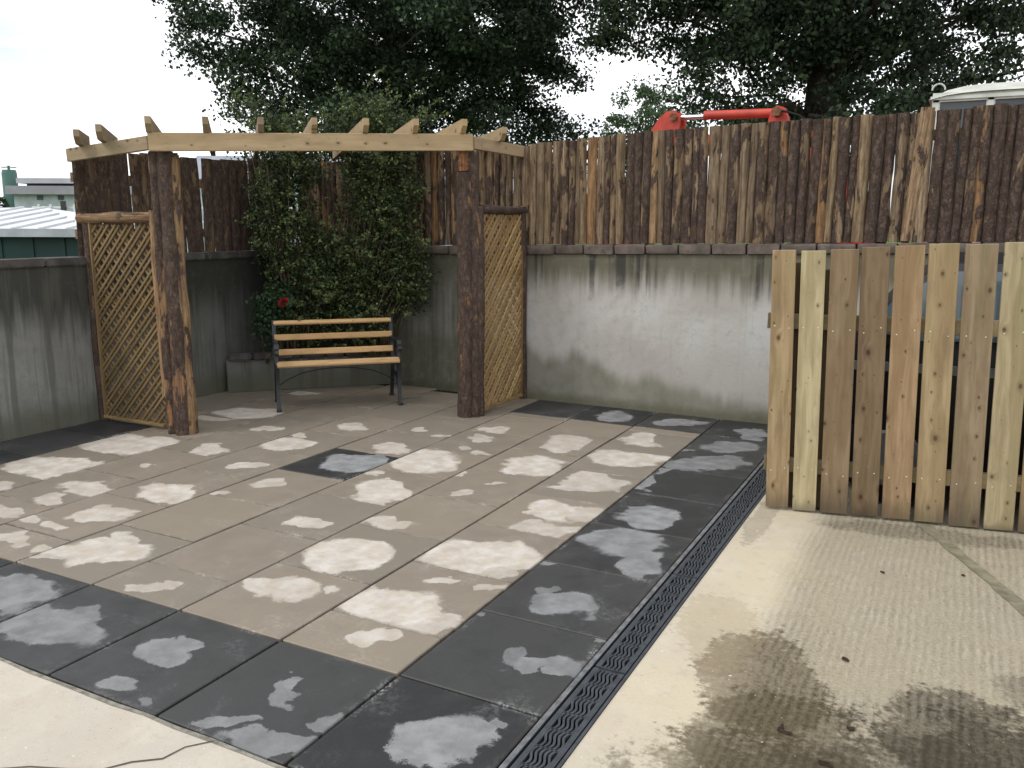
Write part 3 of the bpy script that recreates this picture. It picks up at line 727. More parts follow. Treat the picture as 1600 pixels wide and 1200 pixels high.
# right (back) wall, top rises slightly to the right
wr = empty('concrete_wall', (0, 5.14, 0), 0, 'pale grey weathered concrete wall running behind the dark border to the right', 'wall')
mb = MB()
X0, X1 = -5.0, 11.0
def ztop_r(x): return 1.432 + (x + 2.0) * 0.0195
mb.prism([(X0, -0.6), (X1, -0.6), (X1, ztop_r(X1) - 0.002), (X0, ztop_r(X0) - 0.002)], -0.11, 0.11)
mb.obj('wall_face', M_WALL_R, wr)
x = -4.9; i = 0
cope_cache = []
for k in range(6):
    m_ = MB(); L = 0.296 - 0.012 * (k % 3)
    bm = bmesh.new(); bmesh.ops.create_cube(bm, size=1); bmesh.ops.scale(bm, vec=(L, 0.27, 0.082 + 0.006 * (k % 2)), verts=bm.verts)
    bmesh.ops.bevel(bm, geom=bm.edges[:], offset=0.016, segments=2, affect='EDGES', profile=0.6)
    for v in bm.verts: v.co += Vector((rnd.uniform(-.004, .004), rnd.uniform(-.004, .004), rnd.uniform(-.004, .004)))
    bm.verts.index_update()
    m_.add([v.co[:] for v in bm.verts], [[v.index for v in f.verts] for f in bm.faces]); bm.free()
    cope_cache.append((m_.data('coping_stone', M_COPE, angle=40), L))
while x < 5.2:
    me, L = cope_cache[rnd.randrange(6)]
    link('coping_stone', me, wr, (x + L / 2, -0.005 + rnd.uniform(-.006, .006), ztop_r(x + L / 2) + 0.042), (rnd.uniform(-.012, .012), -0.0195 + rnd.uniform(-.01, .01), rnd.uniform(-.012, .012)))
    x += L + 0.010
# left wall
wl = empty('concrete_wall', (-4.98, 0, 0), 0, 'dark streaked damp concrete wall along the left edge', 'wall')
mb = MB()
mb.prism([(-9.0, -0.6), (5.02, -0.6), (5.02, 1.358), (-9.0, 1.358)], -0.11, 0.11, f=lambda u, d, w: (d, u, w))
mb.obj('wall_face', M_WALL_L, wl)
cl = []
for k in range(4):
    bm = bmesh.new(); bmesh.ops.create_cube(bm, size=1); bmesh.ops.scale(bm, vec=(0.27, 0.44 - 0.01 * k, 0.07), verts=bm.verts)
    bmesh.ops.bevel(bm, geom=bm.edges[:], offset=0.012, segments=2, affect='EDGES')
    bm.verts.index_update(); m_ = MB(); m_.add([v.co[:] for v in bm.verts], [[v.index for v in f.verts] for f in bm.faces]); bm.free()
    cl.append((m_.data('coping_stone', M_COPE_L, angle=40), 0.44 - 0.01 * k))
y = -0.6
while y < 4.9:
    me, L = cl[rnd.randrange(4)]
    if y + L > 5.0: break
    link('coping_stone', me, wl, (rnd.uniform(-.004, .004), y + L / 2, 1.394), (0, rnd.uniform(-.01, .01), rnd.uniform(-.006, .006)))
    y += L + 0.008

# ------------------------------------------------------------------ bark slab fences on the walls
def wob(rng, n, amp, smooth=3):
    a = rng.normal(0, 1, n + 2 * smooth)
    k = np.ones(smooth) / smooth
    return np.convolve(a, k, 'same')[smooth:smooth + n] * amp
def bark_board(name, w, h, t, seed, nz=13, nx=7, lump=1.0, taper=0.0):
    """a waney slab, local x across, z up, rounded face towards -y; returns mesh data"""
    rng = np.random.default_rng(seed)
    zs = np.linspace(0, h, nz)
    l = -w / 2 + wob(rng, nz, w * 0.05); r = w / 2 + wob(rng, nz, w * 0.05)
    sc_ = 1 + taper * (1 - zs / h) ** 2
    l = l * sc_; r = r * sc_
    vs = []; fs = []
    for i, z in enumerate(zs):
        for j in range(nx):
            u = j / (nx - 1)
            x = l[i] + (r[i] - l[i]) * u
            prof = math.sqrt(max(0.0, 1 - (2 * u - 1) ** 2 * 0.975))
            d = t * prof * sc_[i] + (rng.normal(0, 0.0035) * lump if 0 < j < nx - 1 else 0)
            vs.append((x, -d, z))
    b0 = len(vs)
    for i, z in enumerate(zs):
        vs.append((l[i], 0, z)); vs.append((r[i], 0, z))
    for i in range(nz - 1):
        for j in range(nx - 1):
            a = i * nx + j
            fs.append((a, a + 1, a + nx + 1, a + nx))
        a = b0 + 2 * i
        fs.append((a, a + 2, a + 3, a + 1))
        fs.append((i * nx, (i + 1) * nx, a + 2, a))
        fs.append((i * nx + nx - 1, a + 1, a + 3, (i + 1) * nx + nx - 1))
    nf = len(fs)
    fs.append(tuple([b0, b0 + 1] + [j for j in range(nx - 1, -1, -1)]))
    top = (nz - 1) * nx
    fs.append(tuple([top + j for j in range(nx)] + [b0 + 2 * nz - 1, b0 + 2 * nz - 2]))
    me = bpy.data.meshes.new(name)
    me.from_pydata(vs, [], fs)
    me.materials.append(M_BARK); me.materials.append(M_CUT)
    me.polygons.foreach_set('use_smooth', [True] * nf + [False, False])
    me.polygons[nf].material_index = 1; me.polygons[nf + 1].material_index = 1
    me.update()
    try: me.set_sharp_from_angle(angle=R(50))
    except Exception: pass
    return me
WOODS = [(1.0, 1.0, 1.0), (0.78, 0.80, 0.82), (1.12, 1.0, 0.85), (0.62, 0.64, 0.66), (0.9, 0.72, 0.55), (0.85, 0.85, 0.8)]
def interp(x, tab):
    if x <= tab[0][0]: return tab[0][1]
    for (a, b), (c, d) in zip(tab[:-1], tab[1:]):
        if x <= c: return b + (d - b) * (x - a) / (c - a)
    return tab[-1][1]
TOP_R = [(-4.9, 2.375), (-4.2, 2.37), (-3.0, 2.46), (-2.03, 2.46), (-0.87, 2.53), (0.26, 2.562), (1.24, 2.58), (2.11, 2.61), (4.5, 2.70)]
fr = empty('bark_board_fence', (0, 5.085, 0), 0, 'tall fence of rough bark-edged upright boards on top of the pale right-hand wall', 'fence')
frng = random.Random(77)
x = -4.86; n = 0
BIAS = [.25, .3, .2, .45, .5, .3, .2, .3, .75, .45, .95, .9, .8, .35, .75, .55, .85, .8, .3, .35, .85, .3, .55, .8, .85, .9, .8, .45, .35, .9, .3, .95, .7, .6, .4, .3, .95, .9, .8, .75, .95, .9, .85]
while x < 4.3:
    w = frng.uniform(0.066, 0.106)
    zb = 1.518 + (x + 2.03) * 0.0205; zt = interp(x + w / 2, TOP_R) + frng.uniform(-.006, .006)
    me = bark_board('bark_board', w, zt - zb, frng.uniform(0.030, 0.056), 1000 + n)
    front = frng.choice((0.0, 0.0, -0.014, -0.006))
    o = link('bark_board', me, fr, (x + w / 2, front, zb + frng.uniform(0, .008)), (frng.uniform(-.01, .01), frng.gauss(0, 0.008), frng.uniform(-.05, .05)))
    if x > -2.05:
        b = BIAS[min(len(BIAS) - 1, int((x + 2.05) / 0.099))] + frng.uniform(-.1, .1)
    else:
        b = frng.uniform(0.3, 0.75)
    o['bark'] = float(max(0.04, min(0.95, b * 0.86)))
    o['tint'] = [float(c) for c in frng.choice(WOODS)]
    gap = frng.choice((-0.013, -0.011, -0.009, -0.007, -0.006, 0.003)) if x < 1.3 else frng.choice((-0.010, -0.006, 0.0, 0.008))
    x += w + gap; n += 1
# leaning loose board in front of its neighbours
o = link('bark_board', bark_board('bark_board', 0.10, 1.02, 0.03, 4321), fr, (1.40, -0.035, 1.60), (0, 0.07, 0)); o['bark'] = 0.12; o['tint'] = [1.05, 0.98, 0.9]
for z in (1.62, 2.28):
    mb = MB(); mb.prism([(-4.86, -0.035), (4.4, 0.155), (4.4, 0.235), (-4.86, 0.045)], 0.005, 0.05)
    r_ = mb.obj('rail', M_PICKET, fr, loc=(0, 0, z)); r_['tint'] = [0.7, 0.68, 0.66]
for xx in (-4.2, -2.4, -0.6, 1.2, 3.0):
    mb = MB(); mb.box((0, 0, 0.5), (0.08, 0.06, 1.2)); r_ = mb.obj('fence_post', M_PICKET, fr, loc=(xx, 0.085, 1.30)); r_['tint'] = [0.6, 0.58, 0.55]

fl = empty('bark_board_fence', (-4.95, 0, 0), 0, 'shorter fence of dark bark-edged boards on the left wall behind the left trellis', 'fence')
TOP_L = [(2.36, 2.24), (2.84, 2.331), (3.22, 2.346), (3.9, 2.337), (4.54, 2.375), (5.1, 2.375)]
y = 2.36; n = 0
while y < 4.98:
    w = frng.uniform(0.10, 0.145)
    zt = interp(y + w / 2, TOP_L) + frng.uniform(-.008, .008); zb = 1.432
    me = bark_board('bark_board', w, zt - zb, frng.uniform(0.018, 0.032), 3000 + n)
    o = link('bark_board', me, fl, (frng.choice((0, .01)), y + w / 2, zb), (frng.gauss(0, .010), frng.uniform(-.01, .01), R(90) + frng.uniform(-.05, .05)))
    o['bark'] = float(frng.uniform(0.55, 0.95)); o['tint'] = [float(c) * 0.7 for c in frng.choice(WOODS)]  # wood tint dimmed: wet brown boards plus their backlit shade
    y += w + frng.choice((-0.010, -0.006, -0.003, 0.002, 0.005)); n += 1
for z in (1.62, 2.10):
    mb = MB(); mb.box((-0.028, 3.68, z), (0.045, 2.6, 0.08)); r_ = mb.obj('rail', M_PICKET, fl); r_['tint'] = [0.6, 0.58, 0.55]

# ================================================================== PERGOLA
def plank(name, p0, p1, w, t, mat, parent, up=(0, 0, 1), tint=(1, 1, 1), bev=0.004, cut0=0.0):
    """board from p0 to p1; local z runs along it, x is the wide face's width (w), y the thickness (t)"""
    p0 = Vector(p0); p1 = Vector(p1); L = (p1 - p0).length
    zz = (p1 - p0).normalized(); yy = zz.cross(Vector(up)).normalized(); xx = yy.cross(zz).normalized()
    mb = MB()
    if cut0:
        # x is up along 'xx'; the lower front corner is sawn off at a slant
        poly = [(-w / 2, cut0), (w / 2 - 0.5 * w, 0.0), (w / 2, 0.0), (w / 2, L), (-w / 2, L)]
        mb.prism(poly, -t / 2, t / 2)
    else:
        mb.box((0, 0, L / 2), (w, t, L), bev=bev)
    o = mb.obj(name, mat, parent)
    Mx = Matrix((( xx.x, yy.x, zz.x, p0.x), (xx.y, yy.y, zz.y, p0.y), (xx.z, yy.z, zz.z, p0.z), (0, 0, 0, 1)))
    if parent is not None: Mx = Matrix.Translation(-parent.location) @ Mx
    o.matrix_basis = Mx
    o['tint'] = [float(c) for c in tint]
    return o

PG = empty('pergola', (-2.95, 3.22, 0), 0, 'corner pergola of pale timber beams on two bark-clad log posts around the bench', 'pergola')
D = Vector((1, 1, 0)).normalized(); NF = Vector((1, -1, 0)).normalized(); DB = -NF
B0 = Vector((-3.80, 2.20, 2.329)); B1 = Vector((-1.985, 4.015, 2.404))
plank('front_beam', B0, B1, 0.138, 0.045, M_BEAM, PG, tint=(1.08, 1.05, 1.0))
plank('side_beam', B0 + Vector((-0.045, 0.050, -0.0)), (-4.85, 2.275, 2.268), 0.105, 0.045, M_BEAM, PG, tint=(0.85, 0.86, 0.9))
plank('side_beam', B1 + Vector((-0.028, 0.052, 0.003)), (-2.037, 5.05, 2.404), 0.105, 0.045, M_BEAM, PG, tint=(0.98, 0.95, 0.92))
def rafter(front, zb, tint):
    """from front point towards the corner along the diagonal"""
    f = Vector(front)
    s = min((f.x + 4.88) * math.sqrt(2), (5.04 - f.y) * math.sqrt(2))
    e = f + DB * s
    zc = zb + 0.056
    plank('rafter', (f.x, f.y, zc), (e.x, e.y, zc - 0.02 * s), 0.108, 0.044, M_BEAM, PG, tint=tint, cut0=0.07)
for k in range(7):
    q = (-3.79 + 0.29 * k)
    b = B0.lerp(B1, (q - B0.x) / (B1.x - B0.x))
    f = b + NF * 0.10
    rafter(f, b.z + 0.071, (0.62, 0.62, 0.64) if k in (1, 2) else (0.85 + 0.03 * k, 0.85 + 0.02 * k, 0.85))
rafter((-4.52, 2.12, 0), 2.338, (0.75, 0.75, 0.78))
rafter((-4.20, 2.08, 0), 2.358, (0.75, 0.75, 0.78))
rafter((-1.90, 4.44, 0), 2.458, (0.95, 0.92, 0.85))

def log_post(base, h, pieces, lean=(0, 0)):
    bx, by = base
    core = MB(); core.box((0, 0, h / 2), (0.10, 0.10, h))
    p = core.obj('post', M_BARK, PG, loc=(bx - PG.location.x, by - PG.location.y, 0), rot=(lean[0], lean[1], R(45)))
    p['bark'] = 0.6; p['tint'] = [0.8, 0.75, 0.7]
    for i, (ang, dist, off, w, t, z0, z1, brk, tint, tap) in enumerate(pieces):
        # angle is the outward direction of the piece in the world
        a = R(ang) - R(45)
        me = bark_board('log_slab', w, z1 - z0, t, 5000 + int(bx * 1000) + i, nz=18, nx=8, lump=1.3, taper=tap)
        c = Vector((math.cos(a), math.sin(a), 0)); s_ = Vector((-math.sin(a), math.cos(a), 0))
        o = link('log_slab', me, p, c * dist + s_ * off + Vector((0, 0, z0)), (0, 0, a + R(90)))
        o['bark'] = brk; o['tint'] = list(tint)
# outward directions: camera lies at about -50 degrees from the posts
log_post((-3.86, 2.40), 2.27, [
    (-52, 0.050, 0.012, 0.130, 0.085, 0.0, 2.27, 0.80, (0.9, 0.7, 0.6), 0.16),
    (-8, 0.052, 0.010, 0.110, 0.078, 0.0, 2.26, 0.40, (0.95, 0.85, 0.7), 0.30),
    (-98, 0.052, -0.012, 0.100, 0.075, 0.30, 2.27, 0.62, (0.9, 0.75, 0.6), 0.05),
    (-100, 0.056, -0.012, 0.10, 0.060, 0.0, 0.30, 0.75, (1.1, 0.7, 0.5), 0.1),
    (128, 0.052, 0.0, 0.13, 0.05, 0.0, 2.25, 0.8, (0.8, 0.7, 0.6), 0.1),
    (40, 0.052, 0.0, 0.10, 0.05, 0.0, 2.25, 0.8, (0.8, 0.7, 0.6), 0.1),
    (-150, 0.052, 0.0, 0.10, 0.05, 0.0, 2.25, 0.7, (0.8, 0.7, 0.6), 0.1)])
log_post((-2.09, 4.10), 2.34, [
    (-62, 0.050, -0.02, 0.140, 0.085, 0.0, 2.16, 0.78, (0.85, 0.62, 0.5), 0.22),
    (-62, 0.056, -0.02, 0.10, 0.050, 2.17, 2.335, 0.4, (0.95, 0.6, 0.45), 0.0),
    (-15, 0.052, 0.0, 0.115, 0.078, 0.0, 2.33, 0.85, (0.85, 0.7, 0.6), 0.25),
    (-125, 0.050, 0.0, 0.08, 0.050, 0.0, 2.30, 0.8, (0.8, 0.7, 0.6), 0.1),
    (150, 0.052, 0.0, 0.11, 0.05, 0.0, 2.3, 0.8, (0.8, 0.7, 0.6), 0.1),
    (80, 0.052, 0.0, 0.11, 0.05, 0.0, 2.3, 0.8, (0.8, 0.7, 0.6), 0.1)])

# ------------------------------------------------------------------ trellis panels
def log_bar(name, p0, p1, r, seed, parent, bark, tint, half=1.0):
    rng = np.random.default_rng(seed)
    p0 = Vector(p0); p1 = Vector(p1); L = (p1 - p0).length; n = 12
    zz = (p1 - p0).normalized()
    ref = Vector((0, 0, 1)) if abs(zz.z) < 0.9 else Vector((1, 0, 0))
    yy = zz.cross(ref).normalized(); xx = yy.cross(zz)
    rr = r * (1 + wob(rng, n, 0.07)); cx = wob(rng, n, r * 0.16); cy = wob(rng, n, r * 0.16)
    mb = MB()
    mb.sweep([(cx[i], cy[i], L * i / (n - 1)) for i in range(n)], list(rr), 9)
    me = mb.data(name, M_BARK, angle=45)
    o = link(name, me, parent)
    o.matrix_basis = Matrix(((xx.x, yy.x, zz.x, p0.x), (xx.y, yy.y, zz.y, p0.y), (xx.z, yy.z, zz.z, p0.z), (0, 0, 0, 1)))
    o['bark'] = bark; o['tint'] = list(tint)
    return o
LATH = {}
def trellis(root, w, h, z0, seed, tint):
    """laths in the root's local x-z plane between x=0..w and z=z0..z0+h: one layer each way"""
    rg = random.Random(seed)
    for layer, sgn in ((0, 1), (1, -1)):
        c = -h + 0.02
        j = 0
        while c < w - 0.02:
            # line x = c + (z) for sgn 1 ; mirrored for -1
            za = max(0.0, -c); zb_ = min(h, w - c)
            if zb_ - za > 0.05:
                xa, xb = c + za, c + zb_
                if sgn < 0: xa, xb = w - xa, w - xb
                L = math.hypot(xb - xa, zb_ - za)
                key = round(L, 2)
                if key not in LATH:
                    mb = MB(); mb.box((0, 0, 0), (0.0195, 0.010, key)); LATH[key] = mb.data('lath', M_LATH)
                o = link('lath', LATH[key], root, ((xa + xb) / 2, (-0.0065 if layer == 0 else 0.0065), z0 + (za + zb_) / 2), (0, math.atan2(xb - xa, zb_ - za), 0))
                v = rg.uniform(0.72, 1.18); o['tint'] = [tint[0] * v, tint[1] * v, tint[2] * v * rg.uniform(.9, 1.05)]
            c += (0.056 if j % 2 == 0 else 0.092) + rg.uniform(-.006, .006); j += 1
def frame_strip(root, c, s, tint):
    mb = MB(); mb.box((0, 0, 0), s, bev=0.002)
    o = mb.obj('edge_strip', M_LATH, root, loc=c); o['tint'] = list(tint)

tl = empty('trellis_panel', (-4.86, 2.385, 0), 0, 'diagonal lath trellis panel in a log frame against the left wall', 'trellis')
W = 0.90
log_bar('frame_log', (0.025, 0.01, 0.0), (0.0, 0.01, 1.80), 0.045, 1, tl, 0.8, (0.7, 0.65, 0.6))
log_bar('frame_log', (0.875, -0.02, 0.30), (0.865, -0.02, 1.82), 0.042, 2, tl, 0.12, (1.15, 1.0, 0.85))
log_bar('frame_log', (-0.07, -0.005, 1.75), (0.85, -0.005, 1.765), 0.046, 3, tl, 0.30, (0.85, 0.75, 0.65))
log_bar('cross_log', (-3.72, -0.30, 1.765), (-3.30, -0.24, 1.775), 0.028, 71, fr, 0.5, (0.7, 0.6, 0.5))
def trellis_at(root, x0, w, z0, h, seed, tint):
    before = set(root.children)
    trellis(root, w, h, z0, seed, tint)
    for o in root.children:
        if o not in before: o.location.x += x0
trellis_at(tl, 0.075, 0.745, 0.045, 1.66, 4, (0.74, 0.70, 0.62))
frame_strip(tl, (0.068, -0.008, 0.87), (0.016, 0.034, 1.70), (0.9, 0.85, 0.75))
frame_strip(tl, (0.43, -0.008, 0.035), (0.76, 0.036, 0.024), (1.1, 1.05, 0.85))
frame_strip(tl, (0.44, 0.020, 1.06), (0.74, 0.016, 0.05), (0.75, 0.7, 0.6))

tr = empty('trellis_panel', (-1.985, 4.06, 0), R(90), 'diagonal lath trellis panel in a dark log frame against the pale right wall', 'trellis')
log_bar('frame_log', (0.055, 0.0, 0.0), (0.05, 0.0, 1.875), 0.052, 11, tr, 0.9, (0.75, 0.6, 0.5))
log_bar('frame_log', (0.945, 0.0, 0.0), (0.895, 0.0, 1.885), 0.042, 12, tr, 0.95, (0.6, 0.55, 0.5))
log_bar('frame_log', (0.10, 0.0, 1.838), (0.93, 0.0, 1.85), 0.040, 13, tr, 0.92, (0.7, 0.6, 0.55))
trellis_at(tr, 0.105, 0.775, 0.055, 1.75, 14, (1.30, 1.18, 0.98))
frame_strip(tr, (0.49, -0.008, 0.042), (0.80, 0.036, 0.024), (0.9, 0.8, 0.65))
frame_strip(tr, (0.875, -0.008, 0.92), (0.016, 0.034, 1.74), (0.8, 0.7, 0.55))
frame_strip(tr, (0.49, 0.020, 1.30), (0.76, 0.016, 0.05), (0.7, 0.6, 0.5))

# ================================================================== RAISED BED
RB = empty('raised_bed', (-4.06, 4.50, 0), R(45), 'low concrete raised bed with stone caps across the corner behind the bench', 'planter')
mb = MB(); mb.box((0.02, 0.06, 0.165), (2.06, 0.10, 0.33), bev=0.006); mb.obj('bed_wall', M_WALL_L, RB)
mb = MB(); mb.prism([(-0.92, 0.10), (0.96, 0.10), (0.10, 0.96)], 0.20, 0.33, f=lambda u, d, w: (u, w, d)); mb.obj('soil', M_SOIL, RB)
x = -0.98
while x < 1.02:
    L = rnd.uniform(0.19, 0.25)
    bm = bmesh.new(); bmesh.ops.create_cube(bm, size=1); bmesh.ops.scale(bm, vec=(L, 0.17, 0.068), verts=bm.verts)
    bmesh.ops.bevel(bm, geom=bm.edges[:], offset=0.014, segments=2, affect='EDGES')
    for v in bm.verts: v.co += Vector((rnd.uniform(-.004, .004),) * 3)
    bm.verts.index_update(); m_ = MB(); m_.add([v.co[:] for v in bm.verts], [[v.index for v in f.verts] for f in bm.faces]); bm.free()
    link('cap_stone', m_.data('cap_stone', M_COPE_L, angle=40), RB, (x + L / 2, 0.055, 0.366), (rnd.uniform(-.02, .02), rnd.uniform(-.015, .015), rnd.uniform(-.02, .02)))
    x += L + 0.012

# ================================================================== BENCH
BN = empty('garden_bench', (-3.455, 3.925, 0), R(45), 'black iron garden bench with pale varnished slats below the climbers', 'bench')
def bench_end(sx):
    e = MB(); side = (1, 0, 0)
    x = sx * 0.565
    e.bar([(x, -0.245, 0.0), (x, -0.232, 0.06), (x, -0.205, 0.20), (x, -0.205, 0.32), (x, -0.225, 0.40), (x, -0.238, 0.435)], 0.034, 0.030, side)
    e.bar([(x, 0.245, 0.0), (x, 0.215, 0.12), (x, 0.160, 0.28), (x, 0.150, 0.40), (x, 0.185, 0.55), (x, 0.225, 0.70), (x, 0.245, 0.80)], 0.034, 0.030, side)
    e.bar([(x, -0.235, 0.405), (x, -0.10, 0.385), (x, 0.05, 0.375), (x, 0.155, 0.385)], 0.034, 0.028, side)
    e.bar([(x, -0.225, 0.42), (x, -0.195, 0.50), (x, -0.205, 0.575), (x, -0.225, 0.605)], 0.030, 0.024, side)
    e.bar([(x, -0.262, 0.585), (x, -0.235, 0.620), (x, -0.15, 0.628), (x, 0.0, 0.612), (x, 0.12, 0.605), (x, 0.20, 0.625)], 0.042, 0.022, side)
    # scroll at the front of the arm and a stretcher between the legs
    e.bar([(x, -0.262 + 0.028 * math.sin(k * 0.9), 0.585 - 0.026 + 0.026 * math.cos(k * 0.9)) for k in range(7)], 0.036, 0.014, side)
    e.bar([(x, -0.205, 0.20), (x, -0.05, 0.27), (x, 0.06, 0.275), (x, 0.178, 0.23)], 0.024, 0.018, side)
    for yy_ in (-0.245, 0.245): e.box((x, yy_, 0.012), (0.046, 0.055, 0.024), bev=0.005)
    return e.obj('end_frame', M_IRON, BN, angle=40)
for sx in (-1, 1): bench_end(sx)
def slat(y, z, w, t, tilt, name='seat_slat'):
    mb = MB(); mb.box((0, 0, 0), (w, t, 1.135), bev=0.005)
    o = mb.obj(name, M_BENCH, BN, loc=(0, y, z), rot=(tilt, 0, 0))
    # length along local z -> world local x
    o.rotation_mode = 'QUATERNION'
    o.rotation_quaternion = (Matrix.Rotation(tilt, 4, 'X') @ Matrix.Rotation(R(90), 4, 'Y')).to_quaternion()
    v = rnd.uniform(0.93, 1.1); o['tint'] = [v, v * 0.99, v * 0.97]
    return o
def slat2(y, z, depth, thick, ang, name):
    """cross section: 'depth' along a direction at angle ang above +y"""
    mb = MB(); mb.box((0, 0, 0), (depth, thick, 1.135), bev=0.005)
    o = mb.obj(name, M_BENCH, BN)
    dx = Vector((0, math.cos(ang), math.sin(ang))); dz = Vector((1, 0, 0)); dy = dz.cross(dx)
    o.matrix_basis = Matrix(((dx.x, dy.x, dz.x, 0), (dx.y, dy.y, dz.y, y), (dx.z, dy.z, dz.z, z), (0, 0, 0, 1)))
    v = rnd.uniform(0.93, 1.12); o['tint'] = [v, v * 0.99, v * 0.96]
slat2(-0.238, 0.440, 0.075, 0.024, R(28), 'seat_slat')
slat2(-0.140, 0.430, 0.075, 0.024, R(-6), 'seat_slat')
slat2(-0.045, 0.415, 0.075, 0.024, R(-6), 'seat_slat')
slat2(0.050, 0.408, 0.075, 0.024, R(-4), 'seat_slat')
slat2(0.136, 0.500, 0.058, 0.024, R(74), 'back_slat')
slat2(0.173, 0.640, 0.058, 0.024, R(72), 'back_slat')
slat2(0.222, 0.775, 0.050, 0.024, R(35), 'back_slat')
mb = MB(); mb.sweep([(-0.555, 0.0, 0.20), (-0.46, 0.0, 0.26), (-0.33, 0, 0.315), (-0.15, 0, 0.345), (0, 0, 0.352), (0.15, 0, 0.345), (0.33, 0, 0.315), (0.46, 0, 0.26), (0.555, 0, 0.20)], 0.0055, 6)
mb.obj('tie_rod', M_IRON, BN, smooth=True)

# ================================================================== DRAIN
DR = empty('drainage_channel', (0.722, 0, 0), 0, 'black slotted drainage channel between the slate border and the concrete yard', 'drain')
mb = MB()
mb.box((0, 2.0, -0.075), (0.150, 6.05, 0.05))
mb.box((-0.082, 2.0, -0.05), (0.016, 6.05, 0.098)); mb.box((0.0705, 2.0, -0.05), (0.013, 6.05, 0.098))
mb.obj('channel', M_CHAN, DR)
mb = MB(); mb.box((-0.088, 2.0, -0.0015), (0.020, 6.05, 0.006)); mb.obj('channel_lip', M_LIP, DR)
mb = MB(); mb.box((0.0715, 2.0, -0.0015), (0.011, 6.05, 0.006)); mb.obj('channel_lip', M_GRATE, DR)
def grate(L=1.03):
    mb = MB(); z1 = -0.002; z0 = -0.022
    w = 0.128
    for sx in (-1, 1): mb.box((sx * (w / 2 - 0.011), L / 2, (z0 + z1) / 2), (0.020, L - 0.004, z1 - z0))
    nr = 9
    for j in range(nr + 1):
        yy_ = 0.006 + (L - 0.016) * j / nr
        mb.box((0, yy_, (z0 + z1) / 2 - 0.001), (w - 0.044, 0.009, z1 - z0))
    for b in range(5):
        xc = -w / 2 + 0.031 + b * (w - 0.062) / 4
        n_ = nr * 8
        vs = []; fs = []
        for i in range(n_ + 1):
            yy_ = 0.004 + (L - 0.012) * i / n_
            x_ = xc + 0.0088 * math.sin(2 * math.pi * i / 8.0)
            for sx, zz in ((-0.0046, z0), (-0.0046, z1 - 0.001), (0.0046, z1 - 0.001), (0.0046, z0)): vs.append((x_ + sx, yy_, zz))
        for i in range(n_):
            for k in range(3): fs.append((4 * i + k, 4 * i + k + 1, 4 * i + 4 + k + 1, 4 * i + 4 + k))
        mb.add(vs, fs)
    return mb.data('grate', M_GRATE)
gm = grate()
for j in range(6): link('grate', gm, DR, (-0.005, -1.0 + 0.386 + 1.037 * j - 0.0, 0))

# ================================================================== PICKET FENCE
PF = empty('picket_fence', (0.856, 2.712, 0.0), math.atan2(0.16759, 0.98586), 'free-standing fence panel of wide upright timber boards on the concrete yard', 'fence')
BX = [(0, .139), (.157, .299), (.317, .478), (.493, .649), (.664, .825), (.842, 1.003), (1.023, 1.191), (1.208, 1.366), (1.383, 1.545), (1.562, 1.722), (1.740, 1.900)]
TI = [(0.93, 0.88, 0.84), (1.22, 1.34, 1.36), (0.66, 0.62, 0.62), (0.52, 0.47, 0.47), (0.90, 0.80, 0.77), (0.98, 0.96, 0.92), (0.74, 0.73, 0.78), (1.02, 1.09, 1.12), (0.9, 0.88, 0.85), (1, 1, 1), (0.8, 0.78, 0.76)]
HT = [1.582, 1.580, 1.59, 1.605, 1.615, 1.628, 1.628, 1.64, 1.645, 1.65, 1.655]
for (a, b), ti, h in zip(BX, TI, HT):
    zb = rnd.uniform(0.006, 0.014)
    mb = MB(); mb.box((0, 0, (h - zb) / 2), (b - a - 0.007, 0.022, h - zb), bev=0.003)
    o = mb.obj('fence_board', M_PICKET, PF, loc=((a + b) / 2, 0, zb), rot=(rnd.uniform(-.003, .003), -0.031 + rnd.uniform(-.004, .004), rnd.uniform(-.012, .012)))
    o['tint'] = list(ti)
    mb = MB()
    for zz in (1.13, 0.26):
        for sx in (-0.3, 0.28):
            c = ((b - a) * sx, -0.0115, zz - zb + rnd.uniform(-.02, .02))
            mb.sweep([(c[0], c[1] + 0.002, c[2]), (c[0], c[1] - 0.0012, c[2])], 0.0042, 8)
    mb.obj('screw_heads', M_SCREW, o)
for z0, z1, sh in ((1.105, 1.195, -0.035), (0.225, 0.315, -0.008)):
    mb = MB(); mb.box((0, 0, 0), (z1 - z0, 0.042, 1.93), bev=0.003)
    o = mb.obj('rail', M_PICKET, PF)
    o.matrix_basis = Matrix(((0, 0, 1, 0.95 + sh), (0, 1, 0, 0.0335), (-1, 0, 0, (z0 + z1) / 2 + 0.012), (0, 0, 0, 1)))
    o['tint'] = [0.9, 0.9, 0.85]
for xx in (1.88,):
    mb = MB(); mb.box((0, 0, 0.80), (0.09, 0.09, 1.60), bev=0.004); o = mb.obj('fence_post', M_PICKET, PF, loc=(xx, 0.101, 0)); o['tint'] = [0.8, 0.78, 0.74]
mb = MB(); mb.box((0, 0, 0.76), (0.075, 0.07, 1.50), bev=0.004); o = mb.obj('fence_post', M_PICKET, PF, loc=(0.150, 0.092, 0), rot=(0, -0.031, 0)); o['tint'] = [0.30, 0.27, 0.25]
mb = MB(); mb.box((0, 0, 0.74), (0.075, 0.07, 1.46), bev=0.004); o = mb.obj('fence_post', M_PICKET, PF, loc=(0.308, 0.092, 0), rot=(0, -0.031, 0)); o['tint'] = [0.34, 0.31, 0.29]  # added dark upright filling the second gap; what stands there is unidentified

